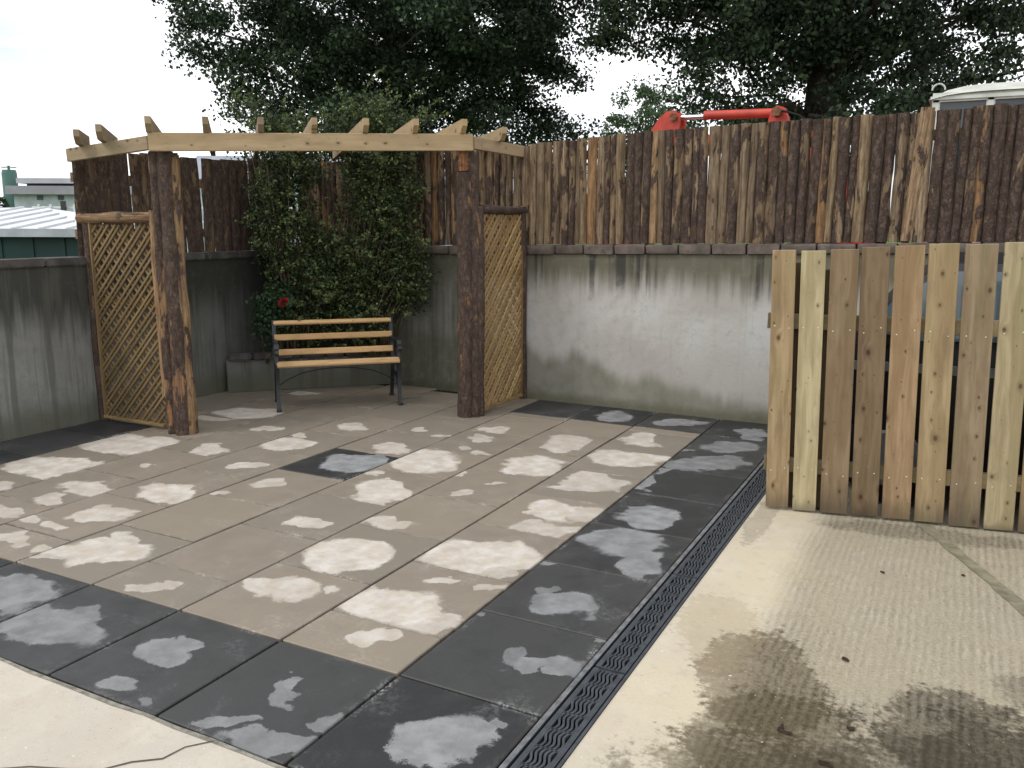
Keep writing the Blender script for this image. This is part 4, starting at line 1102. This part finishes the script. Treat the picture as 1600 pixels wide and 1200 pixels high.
# ================================================================== CAR BEHIND THE PANEL
CAR = empty('parked_car', (0.80, 3.98, 0), 0, 'dark hatchback parked behind the timber panel, seen through its gaps', 'car')
def car_section(x):
    """(z, half width) outline from sill to roof at station x metres from the nose"""
    hood = interp(x, [(0.0, 0.62), (0.10, 0.84), (0.32, 0.95), (0.5, 1.00), (1.7, 1.05), (3.6, 1.08), (3.95, 0.98), (4.05, 0.70)])
    roof = interp(x, [(0.0, 0.62), (0.10, 0.84), (0.30, 0.95), (0.38, 1.00), (0.68, 1.38), (0.95, 1.53), (2.6, 1.55), (3.3, 1.48), (3.75, 1.20), (3.95, 0.98), (4.05, 0.70)])
    wid = interp(x, [(0.0, 0.62), (0.15, 0.74), (0.6, 0.83), (3.4, 0.83), (3.9, 0.76), (4.05, 0.66)])
    return hood, roof, wid
st = [0, .05, .10, .22, .30, .38, .52, .68, .80, .95, 1.3, 1.6, 1.9, 2.25, 2.6, 2.95, 3.3, 3.55, 3.75, 3.95, 4.05]
vs = []; fs = []
for x in st:
    b, r_, w = car_section(x)
    tum = w * (1 - 0.22 * min(1, (r_ - b) / 0.45))
    half = [(w * 0.93, 0.22), (w, 0.45), (w, b - 0.08), (w * 0.975, b), (tum * 1.01 if r_ > b + 0.01 else w * 0.9, max(b, r_ - 0.03)), (tum * 0.6, r_ + 0.004), (0, r_ + 0.02)]
    vs += [(x, -a, z) for a, z in half] + [(x, a, z) for a, z in half[-2::-1]]
m_ = 13
for i in range(len(st) - 1):
    for k in range(m_ - 1):
        fs.append((i * m_ + k, (i + 1) * m_ + k, (i + 1) * m_ + k + 1, i * m_ + k + 1))
fs.append(tuple(range(m_))); fs.append(tuple(range(len(st) * m_ - 1, (len(st) - 1) * m_ - 1, -1)))
mb = MB(); mb.add(vs, fs); mb.obj('body', M_CAR, CAR, angle=35)
def side_glass(xs, inset=0.008):
    for sgn in (-1, 1):
        lo = []; hi = []
        for x in xs:
            b, r_, w = car_section(x); tum = w * (1 - 0.22 * min(1, (r_ - b) / 0.45))
            zl, zh = b + 0.025, r_ - 0.075
            wl = w * 0.975 + (tum * 1.01 - w * 0.975) * (zl - b) / max(0.05, r_ - 0.03 - b); wh = w * 0.975 + (tum * 1.01 - w * 0.975) * (zh - b) / max(0.05, r_ - 0.03 - b)
            lo.append((x, sgn * (wl + inset), zl)); hi.append((x, sgn * (wh + inset), max(zl + 0.01, zh)))
        v = lo + hi; n = len(xs); f = [(i, i + 1, n + i + 1, n + i) for i in range(n - 1)]
        mb = MB(); mb.add(v, f); mb.obj('side_window', M_CARGLASS, CAR)
side_glass([0.55, 0.68, 0.80, 0.95, 1.3, 1.6, 1.9, 2.08]); side_glass([2.18, 2.6, 2.95, 3.12]); side_glass([3.2, 3.4, 3.55])
def cross_glass(xa, xb, name):
    v = []
    for x in (xa, xb):
        b, r_, w = car_section(x); tum = w * (1 - 0.22 * min(1, (r_ - b) / 0.45)) * 0.9
        for yy_ in (-tum, -tum * 0.6, 0, tum * 0.6, tum): v.append((x, yy_, r_ + 0.026 - (0.02 if abs(yy_) == tum else 0.0)))
    mb = MB(); mb.add(v, [(i, i + 1, 6 + i, 5 + i) for i in range(4)]); mb.obj(name, M_CARGLASS, CAR)
cross_glass(0.40, 0.93, 'windscreen'); cross_glass(3.4, 3.72, 'rear_window')
for sgn in (-1, 1):
    mb = MB(); mb.bar([(0.35, sgn * 0.80, 0.86), (0.7, sgn * 0.845, 0.875), (2.0, sgn * 0.845, 0.885), (3.4, sgn * 0.845, 0.89), (3.85, sgn * 0.80, 0.89)], 0.018, 0.055, (0, 1, 0)); mb.obj('side_trim', M_TRIM, CAR)
    mb = MB(); mb.box((0.66, sgn * 0.92, 1.06), (0.10, 0.16, 0.12), bev=0.03); mb.obj('wing_mirror', M_CAR, CAR)
    mb = MB(); mb.box((0.16, sgn * 0.56, 0.72), (0.16, 0.26, 0.14), bev=0.04); mb.obj('headlight', M_TRIM, CAR)
    for x in (0.72, 3.25):
        mb = MB(); n = 20
        mb.sweep([(x, sgn * 0.66, 0.30), (x, sgn * 0.67, 0.30), (x, sgn * 0.83, 0.30), (x, sgn * 0.85, 0.30)], [0.24, 0.30, 0.30, 0.25], n)
        wh = mb.obj('wheel', M_RUBBER, CAR, angle=35)
        mb = MB(); mb.sweep([(x, sgn * 0.84, 0.30), (x, sgn * 0.862, 0.30)], [0.20, 0.17], 16); mb.obj('rim', M_TRIM, wh)

# ================================================================== DIGGER BEHIND THE FENCE
EX = empty('mini_digger', (1.6, 6.3, 0.20), 0, 'faded red digger with folded arm and white cab rising behind the bark fence', 'digger')
ez = -0.20; ex = -1.6
def E3(x, z, y=0.0): return (x + ex, y, z + ez)
def plate(name, poly, y0, y1, mat, parent=EX, bev=0.0):
    mb = MB(); mb.prism([(a + ex, b + ez) for a, b in poly], y0, y1); return mb.obj(name, mat, parent)
for yy_ in (-0.11, 0.08):
    plate('arm_bracket', [(-1.22, 2.50), (-1.14, 2.66), (-1.06, 2.78), (-0.98, 2.845), (-0.89, 2.85), (-0.835, 2.80), (-0.84, 2.70), (-0.88, 2.56), (-0.90, 2.40), (-1.15, 2.38)], yy_, yy_ + 0.03, M_RED)
plate('dipper_arm', [(-1.20, 2.55), (-0.92, 2.50), (-1.35, 1.50), (-1.62, 0.95), (-1.80, 1.0), (-1.62, 1.75)], -0.075, 0.075, M_RED)
plate('bucket', [(-1.55, 1.05), (-1.95, 1.05), (-2.15, 0.75), (-2.05, 0.45), (-1.65, 0.35), (-1.50, 0.60)], -0.28, 0.28, M_STEEL)
mb = MB(); mb.sweep([E3(-0.94, 2.79), E3(-0.56, 2.79)], 0.024, 12); rod = mb.obj('rod', M_CHROME, EX, angle=40)
mb = MB(); mb.sweep([E3(-0.625, 2.80), E3(-0.62, 2.80), E3(0.06, 2.788), E3(0.065, 2.788)], [0.030, 0.044, 0.044, 0.032], 16); cyl = mb.obj('hydraulic_cylinder', M_RED, EX, angle=40)
for (px_, pz_, r_) in ((-0.90, 2.785, 0.040), (0.11, 2.785, 0.045)):
    mb = MB(); mb.sweep([E3(px_, pz_, -0.145), E3(px_, pz_, 0.145)], r_, 6); mb.obj('pivot_pin', M_RUST, EX)
plate('cylinder_lug', [(0.02, 2.70), (0.05, 2.82), (0.10, 2.85), (0.165, 2.83), (0.20, 2.74), (0.22, 2.66)], -0.06, 0.06, M_RED)
plate('boom', [(-0.98, 2.50), (-0.85, 2.60), (-0.45, 2.60), (-0.10, 2.655), (0.23, 2.705), (0.48, 2.62), (0.72, 2.35), (0.98, 1.75), (1.20, 1.15), (0.98, 1.05), (0.70, 1.65), (0.45, 2.15), (0.20, 2.42), (-0.40, 2.44), (-0.90, 2.36)], -0.09, 0.09, M_RED)
mb = MB(); mb.sweep([E3(0.10, 2.80, -0.1), E3(0.20, 2.78, -0.12), E3(0.32, 2.74, -0.12), E3(0.42, 2.66, -0.12), E3(0.50, 2.55, -0.12)], 0.012, 6); mb.obj('hose', M_RUBBER, EX, smooth=True)
mb = MB(); mb.box(E3(2.05, 1.15, 0.0), (2.3, 1.45, 0.75), bev=0.07); mb.obj('body', M_RED, EX)
mb = MB(); mb.box(E3(2.95, 1.62, 0.05), (0.9, 1.3, 0.35), bev=0.10); mb.obj('counterweight', M_RED, EX)
for yy_ in (-0.55, 0.55):
    mb = MB(); mb.prism([(0.75 + ex, 0.45 + ez), (0.95 + ex, 0.22 + ez), (3.0 + ex, 0.22 + ez), (3.2 + ex, 0.45 + ez), (3.0 + ex, 0.72 + ez), (0.95 + ex, 0.72 + ez)], yy_ - 0.17, yy_ + 0.17); mb.obj('track', M_RUBBER, EX)
# cab: pillars, glass and a domed roof
CX0, CX1, CY0, CY1 = 1.46, 2.72, -0.42, 0.62
roofv = []; roof_f = []
nx_, ny_ = 11, 7
for i in range(nx_):
    for j in range(ny_):
        u = i / (nx_ - 1); v = j / (ny_ - 1)
        zz = 2.80 + 0.115 * (1 - (2 * u - 1) ** 4 * 0.9) * (1 - (2 * v - 1) ** 4 * 0.5)
        if u == 0 or u == 1 or v == 0 or v == 1: zz -= 0.035
        roofv.append(E3(CX0 - 0.03 + (CX1 - CX0 + 0.06) * u, zz, CY0 - 0.03 + (CY1 - CY0 + 0.06) * v))
for i in range(nx_ - 1):
    for j in range(ny_ - 1): roof_f.append((i * ny_ + j, (i + 1) * ny_ + j, (i + 1) * ny_ + j + 1, i * ny_ + j + 1))
cab = MB()
for px_ in (CX0 + 0.03, 1.90, CX1 - 0.03):
    for py_ in (CY0 + 0.03, CY1 - 0.03): cab.box(E3(px_, 2.13, py_), (0.065, 0.06, 1.30), bev=0.01)
cab.box(E3((CX0 + CX1) / 2, 2.79, CY0 + 0.025), (CX1 - CX0, 0.05, 0.075)); cab.box(E3((CX0 + CX1) / 2, 2.79, CY1 - 0.025), (CX1 - CX0, 0.05, 0.075))
cab.box(E3(CX0 + 0.025, 2.79, (CY0 + CY1) / 2), (0.048, CY1 - CY0 - 0.11, 0.073)); cab.box(E3(CX1 - 0.025, 2.79, (CY0 + CY1) / 2), (0.048, CY1 - CY0 - 0.11, 0.073))
cabo = cab.obj('cab', M_WHITE, EX)
mb = MB(); mb.add(roofv, roof_f); nb_ = len(mb.v); mb.box(E3((CX0 + CX1) / 2, 2.785, (CY0 + CY1) / 2), (CX1 - CX0 + 0.03, CY1 - CY0 + 0.03, 0.03)); mb.obj('cab_roof', M_WHITE, cabo, angle=50)
for (xa, xb) in ((CX0 + 0.066, 1.866), (1.934, CX1 - 0.066)):
    mb = MB(); mb.box(E3((xa + xb) / 2, 2.12, CY0 + 0.03), (xb - xa, 0.008, 1.25)); mb.obj('cab_window', M_GLASS, cabo)
    mb = MB(); mb.box(E3((xa + xb) / 2, 2.12, CY1 - 0.03), (xb - xa, 0.008, 1.25)); mb.obj('cab_window', M_GLASS, cabo)
mb = MB(); mb.sweep([E3(1.50 + 0.05 * math.cos(a), 2.855 + 0.05 * math.sin(a), CY0 + 0.02) for a in [math.pi * k / 8 for k in range(9)]], 0.008, 6); mb.obj('lifting_eye', M_WHITE, cabo)

# ================================================================== BUILDINGS ON THE LEFT
def frame_from(p0, p1):
    """rotation whose local x runs from p0 to p1 on plan"""
    return math.atan2(p1[1] - p0[1], p1[0] - p0[0])
SA = frame_from((-7.71, 3.41), (-6.92, 3.83))
SH = empty('low_shed', (-7.05, 3.76, -0.62), SA, 'low dark green shed with white ribbed sheet roof beyond the left wall', 'shed')
mb = MB(); mb.prism([(-7.0, 0.0), (0.25, 0.0), (0.25, 2.22), (-7.0, 2.22)], 0.0, 2.6, f=lambda u, d, w: (u, d, w)); mb.obj('wall', M_GREEN, SH)
for k in range(20):
    mb = MB(); mb.box((-0.05 - 0.35 * k, -0.008, 1.1), (0.03, 0.016, 2.18)); mb.obj('cladding_rib', M_GREEN, SH)
rs = MB()
EZ, RZ = 2.26, 2.53
hipx = -1.45
rs.add([(-7.1, -0.12, EZ), (0.33, -0.12, EZ), (hipx, 2.35, RZ), (-7.1, 2.35, RZ), (0.33, 2.8, EZ)], [(0, 1, 2, 3), (1, 4, 2)])
rs.add([(-7.1, -0.12, EZ - 0.02), (0.33, -0.12, EZ - 0.02), (0.33, 2.8, EZ - 0.02), (-7.1, 2.8, EZ - 0.02), ], [(3, 2, 1, 0)])
rs.add([(-7.1, 2.35, RZ), (hipx, 2.35, RZ), (0.33, 2.8, EZ), (-7.1, 2.8, EZ)], [(0, 1, 2, 3)])
rf = rs.obj('roof', M_ROOF, SH)
for k in range(24):
    x0 = 0.05 - 0.30 * k; x1 = x0 - 0.0
    if x0 > hipx:
        tt = (0.33 - x0) / (0.33 - hipx); e = (x0, -0.12 + 2.47 * tt, EZ + (RZ - EZ) * tt)
    else: e = (x0, 2.35, RZ)
    mb = MB(); mb.bar([(x0, -0.12, EZ + 0.012), (e[0], e[1], e[2] + 0.012)], 0.022, 0.022, (1, 0, 0)); mb.obj('roof_rib', M_ROOF, rf)
mb = MB(); mb.box((-3.4, -0.135, EZ - 0.035), (7.5, 0.03, 0.09)); mb.obj('fascia', M_FASCIA, SH)

BA = frame_from((-57.59, 36.02), (-53.81, 37.99))
BRN = empty('far_barn', (-57.4, 35.9, -0.62), BA, 'long pale grey barn with two-step grey roof in the far distance', 'barn')
mb = MB(); mb.prism([(-0.3, 0), (30, 0), (30, 4.25), (-0.3, 4.25)], 0, 9); mb.obj('wall', M_BARN, BRN)
mb = MB(); mb.prism([(-14, 0), (-0.4, 0), (-0.4, 3.35), (-14, 2.6)], 0.5, 8.5); mb.obj('lean_to', M_BARN, BRN)
mb = MB(); mb.prism([(-0.6, 4.20), (30.4, 4.20), (30.4, 4.78), (-0.6, 4.78)], -0.45, 0.7); mb.obj('lower_roof', M_BARNROOF, BRN)
mb = MB(); mb.prism([(0.2, 4.80), (30.0, 4.80), (30.0, 4.98), (0.2, 4.98)], 0.9, 8.0); mb.obj('ridge_opening', M_HOLE, BRN)
mb = MB(); mb.prism([(-0.2, 4.98), (30.4, 4.98), (30.4, 5.34), (-0.2, 5.34)], 0.3, 8.6); mb.obj('upper_roof', M_BARNROOF2, BRN)
for k in range(12):
    mb = MB(); mb.box((1.55 + 1.5 * k * 0.98, -0.02, 3.98), (0.42, 0.06, 0.30)); mb.obj('window', M_HOLE, BRN)
SI = empty('grain_silo', (-60.0, 37.1, -0.62), 0, 'dark green cylindrical silo at the far left edge', 'silo')
mb = MB(); mb.sweep([(0, 0, 0), (0, 0, 0.2), (0, 0, 5.75), (0, 0, 6.0)], [0.5, 0.5, 0.5, 0.44], 20); mb.obj('tank', M_SILO, SI, angle=40)
mb = MB(); mb.sweep([(0, 0, 6.0), (0, 0, 6.3)], 0.09, 8); mb.obj('vent', M_SILO, SI)
mb = MB(); mb.sweep([(0.5 * math.cos(a), 0.5 * math.sin(a), 6.18) for a in [2 * math.pi * k / 16 for k in range(17)]], 0.02, 5); mb.obj('railing', M_SILO, SI)

FA = frame_from((-25.1, 15.72), (-24.09, 16.19))
WF = empty('white_rail_fence', (-25.2, 15.65, -0.62), FA, 'white latticed railing between the low shed and the far barn', 'fence')
for zz in (0.55, 1.0, 1.45, 1.9, 2.35, 2.8):
    mb = MB(); mb.box((5.0, 0, zz), (10.4, 0.04, 0.07)); mb.obj('rail', M_ROOF, WF)
for k in range(26):
    mb = MB(); mb.box((0.05 + 0.40 * k, -0.05, 1.45), (0.06, 0.05, 2.9)); mb.obj('upright', M_ROOF, WF)
mb = MB(); mb.box((0.94, -0.14, 1.5), (0.13, 0.12, 3.0)); mb.obj('post', M_STEEL, WF)

HA = frame_from((-29.88, 27.56), (-27.51, 28.71))
HO = empty('far_house', (-29.9, 27.5, -0.62), HA, 'low house with pale slate roof glimpsed under the pergola beam', 'house')
mb = MB(); mb.box((3.0, 3.0, 2.2), (9.0, 5.0, 4.4)); mb.obj('wall', M_BARN, HO)
mb = MB(); mb.prism([(0.3, 4.35), (5.7, 4.35), (3.0, 5.62)], -1.7, 7.7, f=lambda u, d, w: (d, u, w)); mb.obj('roof', M_SLATE, HO)
mb = MB(); mb.prism([(1.2, 4.75), (2.0, 4.75), (1.6, 5.15)], -0.05, 1.6, f=lambda u, d, w: (u + 0.3, d + 0.15, w)); mb.obj('dormer', M_HOLE, HO)

# ================================================================== PLANTS AND TREES
def leaves(name, centers, size, mat, parent, seed, aspect=0.62, droop=0.3, jitter=0.35, loc=None):
    """one mesh of folded leaf blades, two triangles each"""
    rng = np.random.default_rng(seed)
    N = len(centers); C = np.asarray(centers, float)
    d = rng.normal(0, 1, (N, 3)); d[:, 2] -= droop; d /= np.linalg.norm(d, axis=1)[:, None]
    r = rng.normal(0, 1, (N, 3)); s = np.cross(d, r); s /= np.linalg.norm(s, axis=1)[:, None]
    n = np.cross(d, s)
    L = size * (1 + jitter * rng.uniform(-1, 1, N))[:, None]; Wd = L * aspect
    v = np.empty((N, 4, 3))
    v[:, 0] = C - d * L * 0.5
    v[:, 1] = C + s * Wd * 0.5 + n * L * 0.08
    v[:, 2] = C + d * L * 0.5
    v[:, 3] = C - s * Wd * 0.5 + n * L * 0.08
    me = bpy.data.meshes.new(name)
    me.vertices.add(4 * N); me.vertices.foreach_set('co', v.reshape(-1).astype(np.float32))
    idx = np.arange(4 * N).reshape(N, 4)
    tri = np.concatenate([idx[:, [0, 1, 2]], idx[:, [0, 2, 3]]], 1).reshape(-1)
    me.loops.add(6 * N); me.loops.foreach_set('vertex_index', tri.astype(np.int32))
    me.polygons.add(2 * N); me.polygons.foreach_set('loop_start', np.arange(0, 6 * N, 3, dtype=np.int32)); me.polygons.foreach_set('loop_total', np.full(2 * N, 3, dtype=np.int32))
    me.materials.append(mat)
    me.update(calc_edges=True)
    return link(name, me, parent, loc)

def tree(name, loc, label, trunk_r, trunk_h, height, crown, n_cl, per, leaf, mat, seed, limbs=26, cl_r=0.55, group=None, extra=None):
    """crown: (centre z, rx, ry, rz, power); clusters near its skin and through its volume"""
    rng = np.random.default_rng(seed)
    root = empty(name, loc, 0, label, 'tree', group)
    cz, rx, ry, rz, pw = crown
    cl = []
    while len(cl) < n_cl:
        p = rng.uniform(-1, 1, 3)
        q = (abs(p) ** pw).sum()
        if q > 1: continue
        if rng.uniform() > 0.30 + 0.70 * q: continue
        # bites out of the outline
        a = math.atan2(p[1], p[0])
        if q > 0.62 + 0.30 * math.sin(3 * a + seed) * math.sin(5 * p[2] + seed * 2): 
            if rng.uniform() < 0.6: continue
        cl.append((p[0] * rx, p[1] * ry, cz + p[2] * rz))
    cl = np.array(cl)
    if extra is not None: cl = np.concatenate([cl, np.array(extra)])
    # leaves: flattened sprays round each cluster centre
    pts = []
    for c in cl:
        n = int(per * rng.uniform(0.5, 1.5))
        o = rng.normal(0, 1, (n, 3)); o /= np.maximum(1e-6, np.linalg.norm(o, axis=1))[:, None]
        o *= (rng.uniform(0, 1, n) ** 0.6)[:, None] * cl_r * rng.uniform(0.6, 1.35)
        o[:, 2] *= 0.62
        pts.append(c + o)
    leaves('crown', np.concatenate(pts), leaf, mat, root, seed + 1)
    tb = MB()
    n = 9; zs = [trunk_h * 1.55 * i / (n - 1) for i in range(n)]
    wx = wob(rng, n, 0.10); wy = wob(rng, n, 0.10)
    tb.sweep([(wx[i] * (i > 1), wy[i] * (i > 1), zs[i]) for i in range(n)], [trunk_r * (1.35 if i == 0 else 1.0 - 0.55 * i / (n - 1)) for i in range(n)], 12)
    tb.obj('trunk', M_TRUNK, root, smooth=True)
    lb = MB()
    order = rng.permutation(len(cl))[:limbs]
    for k in order:
        e = Vector(cl[k]); z0 = min(trunk_h * 1.45, max(trunk_h * 0.55, e.z - 0.45 * math.hypot(e.x, e.y)))
        s0 = Vector((0, 0, z0)); m1 = s0.lerp(e, 0.35) + Vector((rng.normal(0, .2), rng.normal(0, .2), 0.25)); m2 = s0.lerp(e, 0.7) + Vector((rng.normal(0, .25), rng.normal(0, .25), 0.2))
        r0 = trunk_r * rng.uniform(0.10, 0.22)
        lb.sweep([s0, m1, m2, e], [r0, r0 * 0.7, r0 * 0.42, r0 * 0.12], 6)
    lb.obj('limbs', M_TRUNK, root, smooth=True)
    return root

low1 = [(x * 1.0, y, z) for x, y, z in [(-2.6, -1.0, 3.9), (-2.1, -1.6, 3.5), (-1.3, -1.8, 3.3), (-0.5, -2.0, 3.5), (0.6, -1.7, 3.3), (1.5, -1.2, 3.6), (2.3, -0.6, 3.7), (2.9, 0.2, 3.6), (3.3, 0.6, 3.5), (3.5, 0.9, 4.0), (2.7, -0.8, 4.2), (-2.9, -0.2, 4.6), (-1.8, -1.4, 4.2), (0.0, -1.5, 4.0), (1.0, -1.6, 4.1), (2.0, 0.4, 3.4), (3.0, 0.9, 3.3), (-0.9, 0.6, 3.5), (0.3, 0.9, 3.4)]]
tree('oak_tree', (-8.42, 12.0, -0.62), 'large dark leafy tree rising behind the pergola', 0.36, 5.0, 11, (7.5, 3.55, 3.6, 3.95, 3.4), 760, 350, 0.080, M_LEAF_OAK, 21, 60, 0.56, extra=low1)
low2 = [(-1.5, -1.4, 3.6), (-1.1, -1.0, 3.3), (-0.9, -2.0, 3.0), (0.5, -2.0, 3.0), (1.2, -1.8, 3.2), (1.9, -1.2, 2.9), (2.6, -0.6, 3.1), (3.2, 0.1, 3.3), (2.4, -1.4, 3.8), (0.9, -1.2, 4.0), (-0.4, -1.5, 3.7), (3.6, -0.2, 3.9), (1.5, 0.5, 2.8), (1.0, -2.2, 2.8), (2.0, -2.0, 3.3), (2.9, -1.3, 3.0), (3.5, -0.8, 3.4), (-1.3, 0.4, 3.1)]
tree('oak_tree', (-0.38, 12.7, 0.18), 'large dark leafy tree rising behind the red digger', 0.44, 5.2, 11, (7.0, 4.4, 4.0, 4.1, 2.1), 700, 330, 0.080, M_LEAF_OAK, 33, 60, 0.56, extra=low2)
tree('ash_tree', (-6.9, 23.4, -0.62), 'smaller paler tree far off between the two dark trees', 0.20, 3.4, 7, (4.6, 1.5, 1.5, 2.0, 2.2), 120, 150, 0.10, M_LEAF_FAR, 8, 14, 0.48)
for k, (x, y, r_, h_, lab) in enumerate(((-60.3, 36.0, 1.1, 2.6, 'round dark bush in front of the far silo'),)):
    tree('far_bush', (x, y, -0.62), lab, 0.12, 1.4, 3, (2.6, r_, r_, h_ * 0.6, 2.2), 40, 60, 0.22, M_LEAF_OAK, 50 + k, 8, 0.7)

def shrub(name, label, base, blobs, leaf, mat, seed, stems, cat='climber', aspect=0.6, sprays=60):
    rng = np.random.default_rng(seed)
    root = empty(name, base, 0, label, cat)
    B = np.array(base); pts = []; tips = []
    for (cx, cy, cz, rx, ry, rz, n) in blobs:
        c = np.array((cx, cy, cz)) - B
        ncl = max(3, n // 26)
        cc = rng.normal(0, 1, (ncl, 3)); cc /= np.linalg.norm(cc, axis=1)[:, None]
        cc *= (rng.uniform(0, 1, ncl) ** 0.42)[:, None] * np.array((rx, ry, rz))
        for q in cc:
            m = int(26 * rng.uniform(0.5, 1.5))
            d = rng.normal(0, 1, 3); d[2] = abs(d[2]) * 0.4 - 0.1; d /= np.linalg.norm(d)
            t = rng.uniform(-1, 1, m)[:, None]
            pts.append(c + q + d * t * 0.11 + rng.normal(0, 0.035, (m, 3)))
            tips.append(c + q)
    P = np.concatenate(pts)
    # keep inside the walls
    wx = P[:, 0] + B[0]; wy = P[:, 1] + B[1]; wz = P[:, 2] + B[2]
    ok = ((wx > -4.84) | (wz > 2.45)) & ((wy < 4.99) | (wz > 2.62)) & (wz > 0.06)
    leaves('foliage', P[ok], leaf, mat, root, seed + 1, aspect, 0.1)
    sb = MB()
    # young arching shoots that stand clear of the mass
    sp = []
    for k in range(sprays):
        o_ = Vector(tips[rng.integers(len(tips))]) + Vector(rng.normal(0, 0.05, 3))
        out = Vector((0.62, -0.62, 0)) + Vector((rng.normal(0, .7), rng.normal(0, .7), rng.uniform(0.1, 1.3)))
        out.normalize(); Ls = rng.uniform(0.14, 0.42); q_ = []
        for i in range(5):
            u = i / 4
            q_.append(o_ + out * (Ls * u) + Vector((0, 0, -0.22 * Ls * u * u * (1.5 - out.z))))
        if any((a_.x + B[0] < -4.82 and a_.z + B[2] < 2.45) or (a_.y + B[1] > 4.96 and a_.z + B[2] < 2.6) for a_ in q_): continue
        sb.sweep(q_, [0.0026, 0.0022, 0.0018, 0.0014, 0.0008], 4)
        for i in range(int(Ls * 75)):
            u = rng.uniform(0.2, 1.0) * 4; i0 = min(3, int(u))
            sp.append(np.array(q_[i0].lerp(q_[i0 + 1], u - i0)) + rng.normal(0, 0.012, 3))
    if sp: leaves('young_shoots', np.array(sp), leaf * 0.95, M_LEAF_YOUNG, root, seed + 7, aspect, 0.0)
    for k in range(stems):
        e = Vector(tips[rng.integers(len(tips))]); e0 = Vector((rng.normal(0, .09), rng.normal(0, .09), 0))
        ex_, ey_ = min(4.94 - B[1], e.y), max(-4.80 - B[0], e.x)
        e = Vector((ey_, ex_, e.z))
        m1 = e0.lerp(e, 0.35) + Vector((rng.normal(0, .05), rng.normal(0, .05), 0.10)); m2 = e0.lerp(e, 0.7) + Vector((rng.normal(0, .06), rng.normal(0, .06), 0.08))
        r0 = rng.uniform(0.004, 0.011)
        m1.y = min(m1.y, 4.95 - B[1]); m2.y = min(m2.y, 4.95 - B[1]); m1.x = max(m1.x, -4.82 - B[0]); m2.x = max(m2.x, -4.82 - B[0])
        sb.sweep([e0, m1, m2, e], [r0, r0 * 0.8, r0 * 0.55, r0 * 0.25], 5)
    sb.obj('stems', M_STEM, root, smooth=True)
    return root
shrub('climbing_shrub', 'dark leafy climber column growing up the left side of the corner', (-4.35, 4.42, 0.33), [
    (-4.42, 4.36, 1.75, 0.38, 0.36, 0.60, 6200), (-4.36, 4.38, 2.30, 0.36, 0.36, 0.36, 2900), (-4.42, 4.30, 2.66, 0.40, 0.36, 0.16, 1300), (-4.60, 4.10, 2.84, 0.28, 0.26, 0.08, 330),
    (-4.28, 4.45, 1.15, 0.44, 0.32, 0.36, 3900), (-4.30, 4.40, 0.72, 0.36, 0.26, 0.28, 1700), (-4.12, 4.52, 1.45, 0.2, 0.2, 0.3, 700)], 0.036, M_LEAF_CLIMB, 61, 90, sprays=210)
shrub('climbing_shrub', 'broad bushy climber with light leaf tips hanging beside the right post', (-3.70, 4.86, 0.33), [
    (-3.50, 4.78, 2.00, 0.50, 0.22, 0.58, 7400), (-3.52, 4.80, 2.50, 0.55, 0.26, 0.24, 2500), (-3.42, 4.80, 2.76, 0.50, 0.26, 0.13, 1400), (-3.90, 4.74, 2.72, 0.30, 0.2, 0.14, 800), (-3.62, 4.78, 2.92, 0.22, 0.2, 0.08, 260),
    (-3.90, 4.66, 1.28, 0.46, 0.26, 0.40, 5000), (-3.38, 4.82, 1.30, 0.46, 0.18, 0.42, 4700), (-3.85, 4.66, 0.82, 0.50, 0.26, 0.32, 4300), (-3.28, 4.88, 0.92, 0.20, 0.10, 0.20, 420)], 0.034, M_LEAF_CLIMB, 62, 120, sprays=360)
RS = shrub('rose_bush', 'low rose bush with one red bloom left of the bench', (-4.42, 4.14, 0.30), [
    (-4.42, 4.10, 0.74, 0.22, 0.20, 0.26, 1100), (-4.36, 4.16, 0.98, 0.20, 0.18, 0.15, 500)], 0.048, M_LEAF_ROSE, 63, 14, 'rose', 0.7, sprays=0)
fb = MB(); frg = np.random.default_rng(3)
for k in range(34):
    a = k * 2.4; el = 0.25 + 0.95 * (k / 34); r_ = 0.012 + 0.030 * (k / 34)
    c = Vector((r_ * math.cos(a), r_ * math.sin(a), 0.03 * (1 - k / 34)))
    out = Vector((math.cos(a) * math.sin(el), math.sin(a) * math.sin(el), math.cos(el))); tn = Vector((-math.sin(a), math.cos(a), 0)); w_ = 0.014 + 0.012 * k / 34
    fb.add([c - tn * w_ * 0.6, c + tn * w_ * 0.6, c + tn * w_ + out * 0.03, c + out * 0.042, c - tn * w_ + out * 0.03], [(0, 1, 2, 3, 4)])
fl_ = link('rose_bloom', fb.data('rose_bloom', M_PETAL), RS, (0.285, -0.165, 0.640), (0.9, 0.3, 0.0))
fl_.scale = (0.75, 0.75, 0.75)

# ================================================================== SMALL DEBRIS
def chip(x, y, L, w, rot, lab):
    me = bark_board('bark_chip', w, L, 0.008, int(abs(x * 7919 + y * 104729)) % 100000, nz=6, nx=4, lump=0.8)
    me.materials[0] = M_CHIP; me.materials[1] = M_CHIP
    o = link('bark_chip', me, None, (x, y, 0.0015), (R(90), 0, rot))
    o.rotation_euler = (R(-90), 0, rot)
    return tag(o, lab, 'bark chip')
chip(1.545, 0.93, 0.030, 0.012, 1.2, 'small dark bark chip in the middle of the ridged concrete')
chip(1.43, 0.30, 0.050, 0.012, 1.35, 'longest dark bark chip on the stained concrete near the bottom')
chip(1.395, 0.32, 0.022, 0.012, 0.2, 'short bark chip touching the longest chip')
chip(1.62, 0.43, 0.026, 0.012, 1.5, 'bark chip just right of the longest chip')
chip(1.58, 0.18, 0.045, 0.010, 1.5, 'bark chip at the bottom edge of the yard')
chip(1.60, 1.95, 0.026, 0.006, 1.0, 'thin twig on the ridged concrete nearer the timber panel')
chip(1.96, 2.10, 0.020, 0.004, 1.3, 'tiny twig beside the dark joint in the concrete')
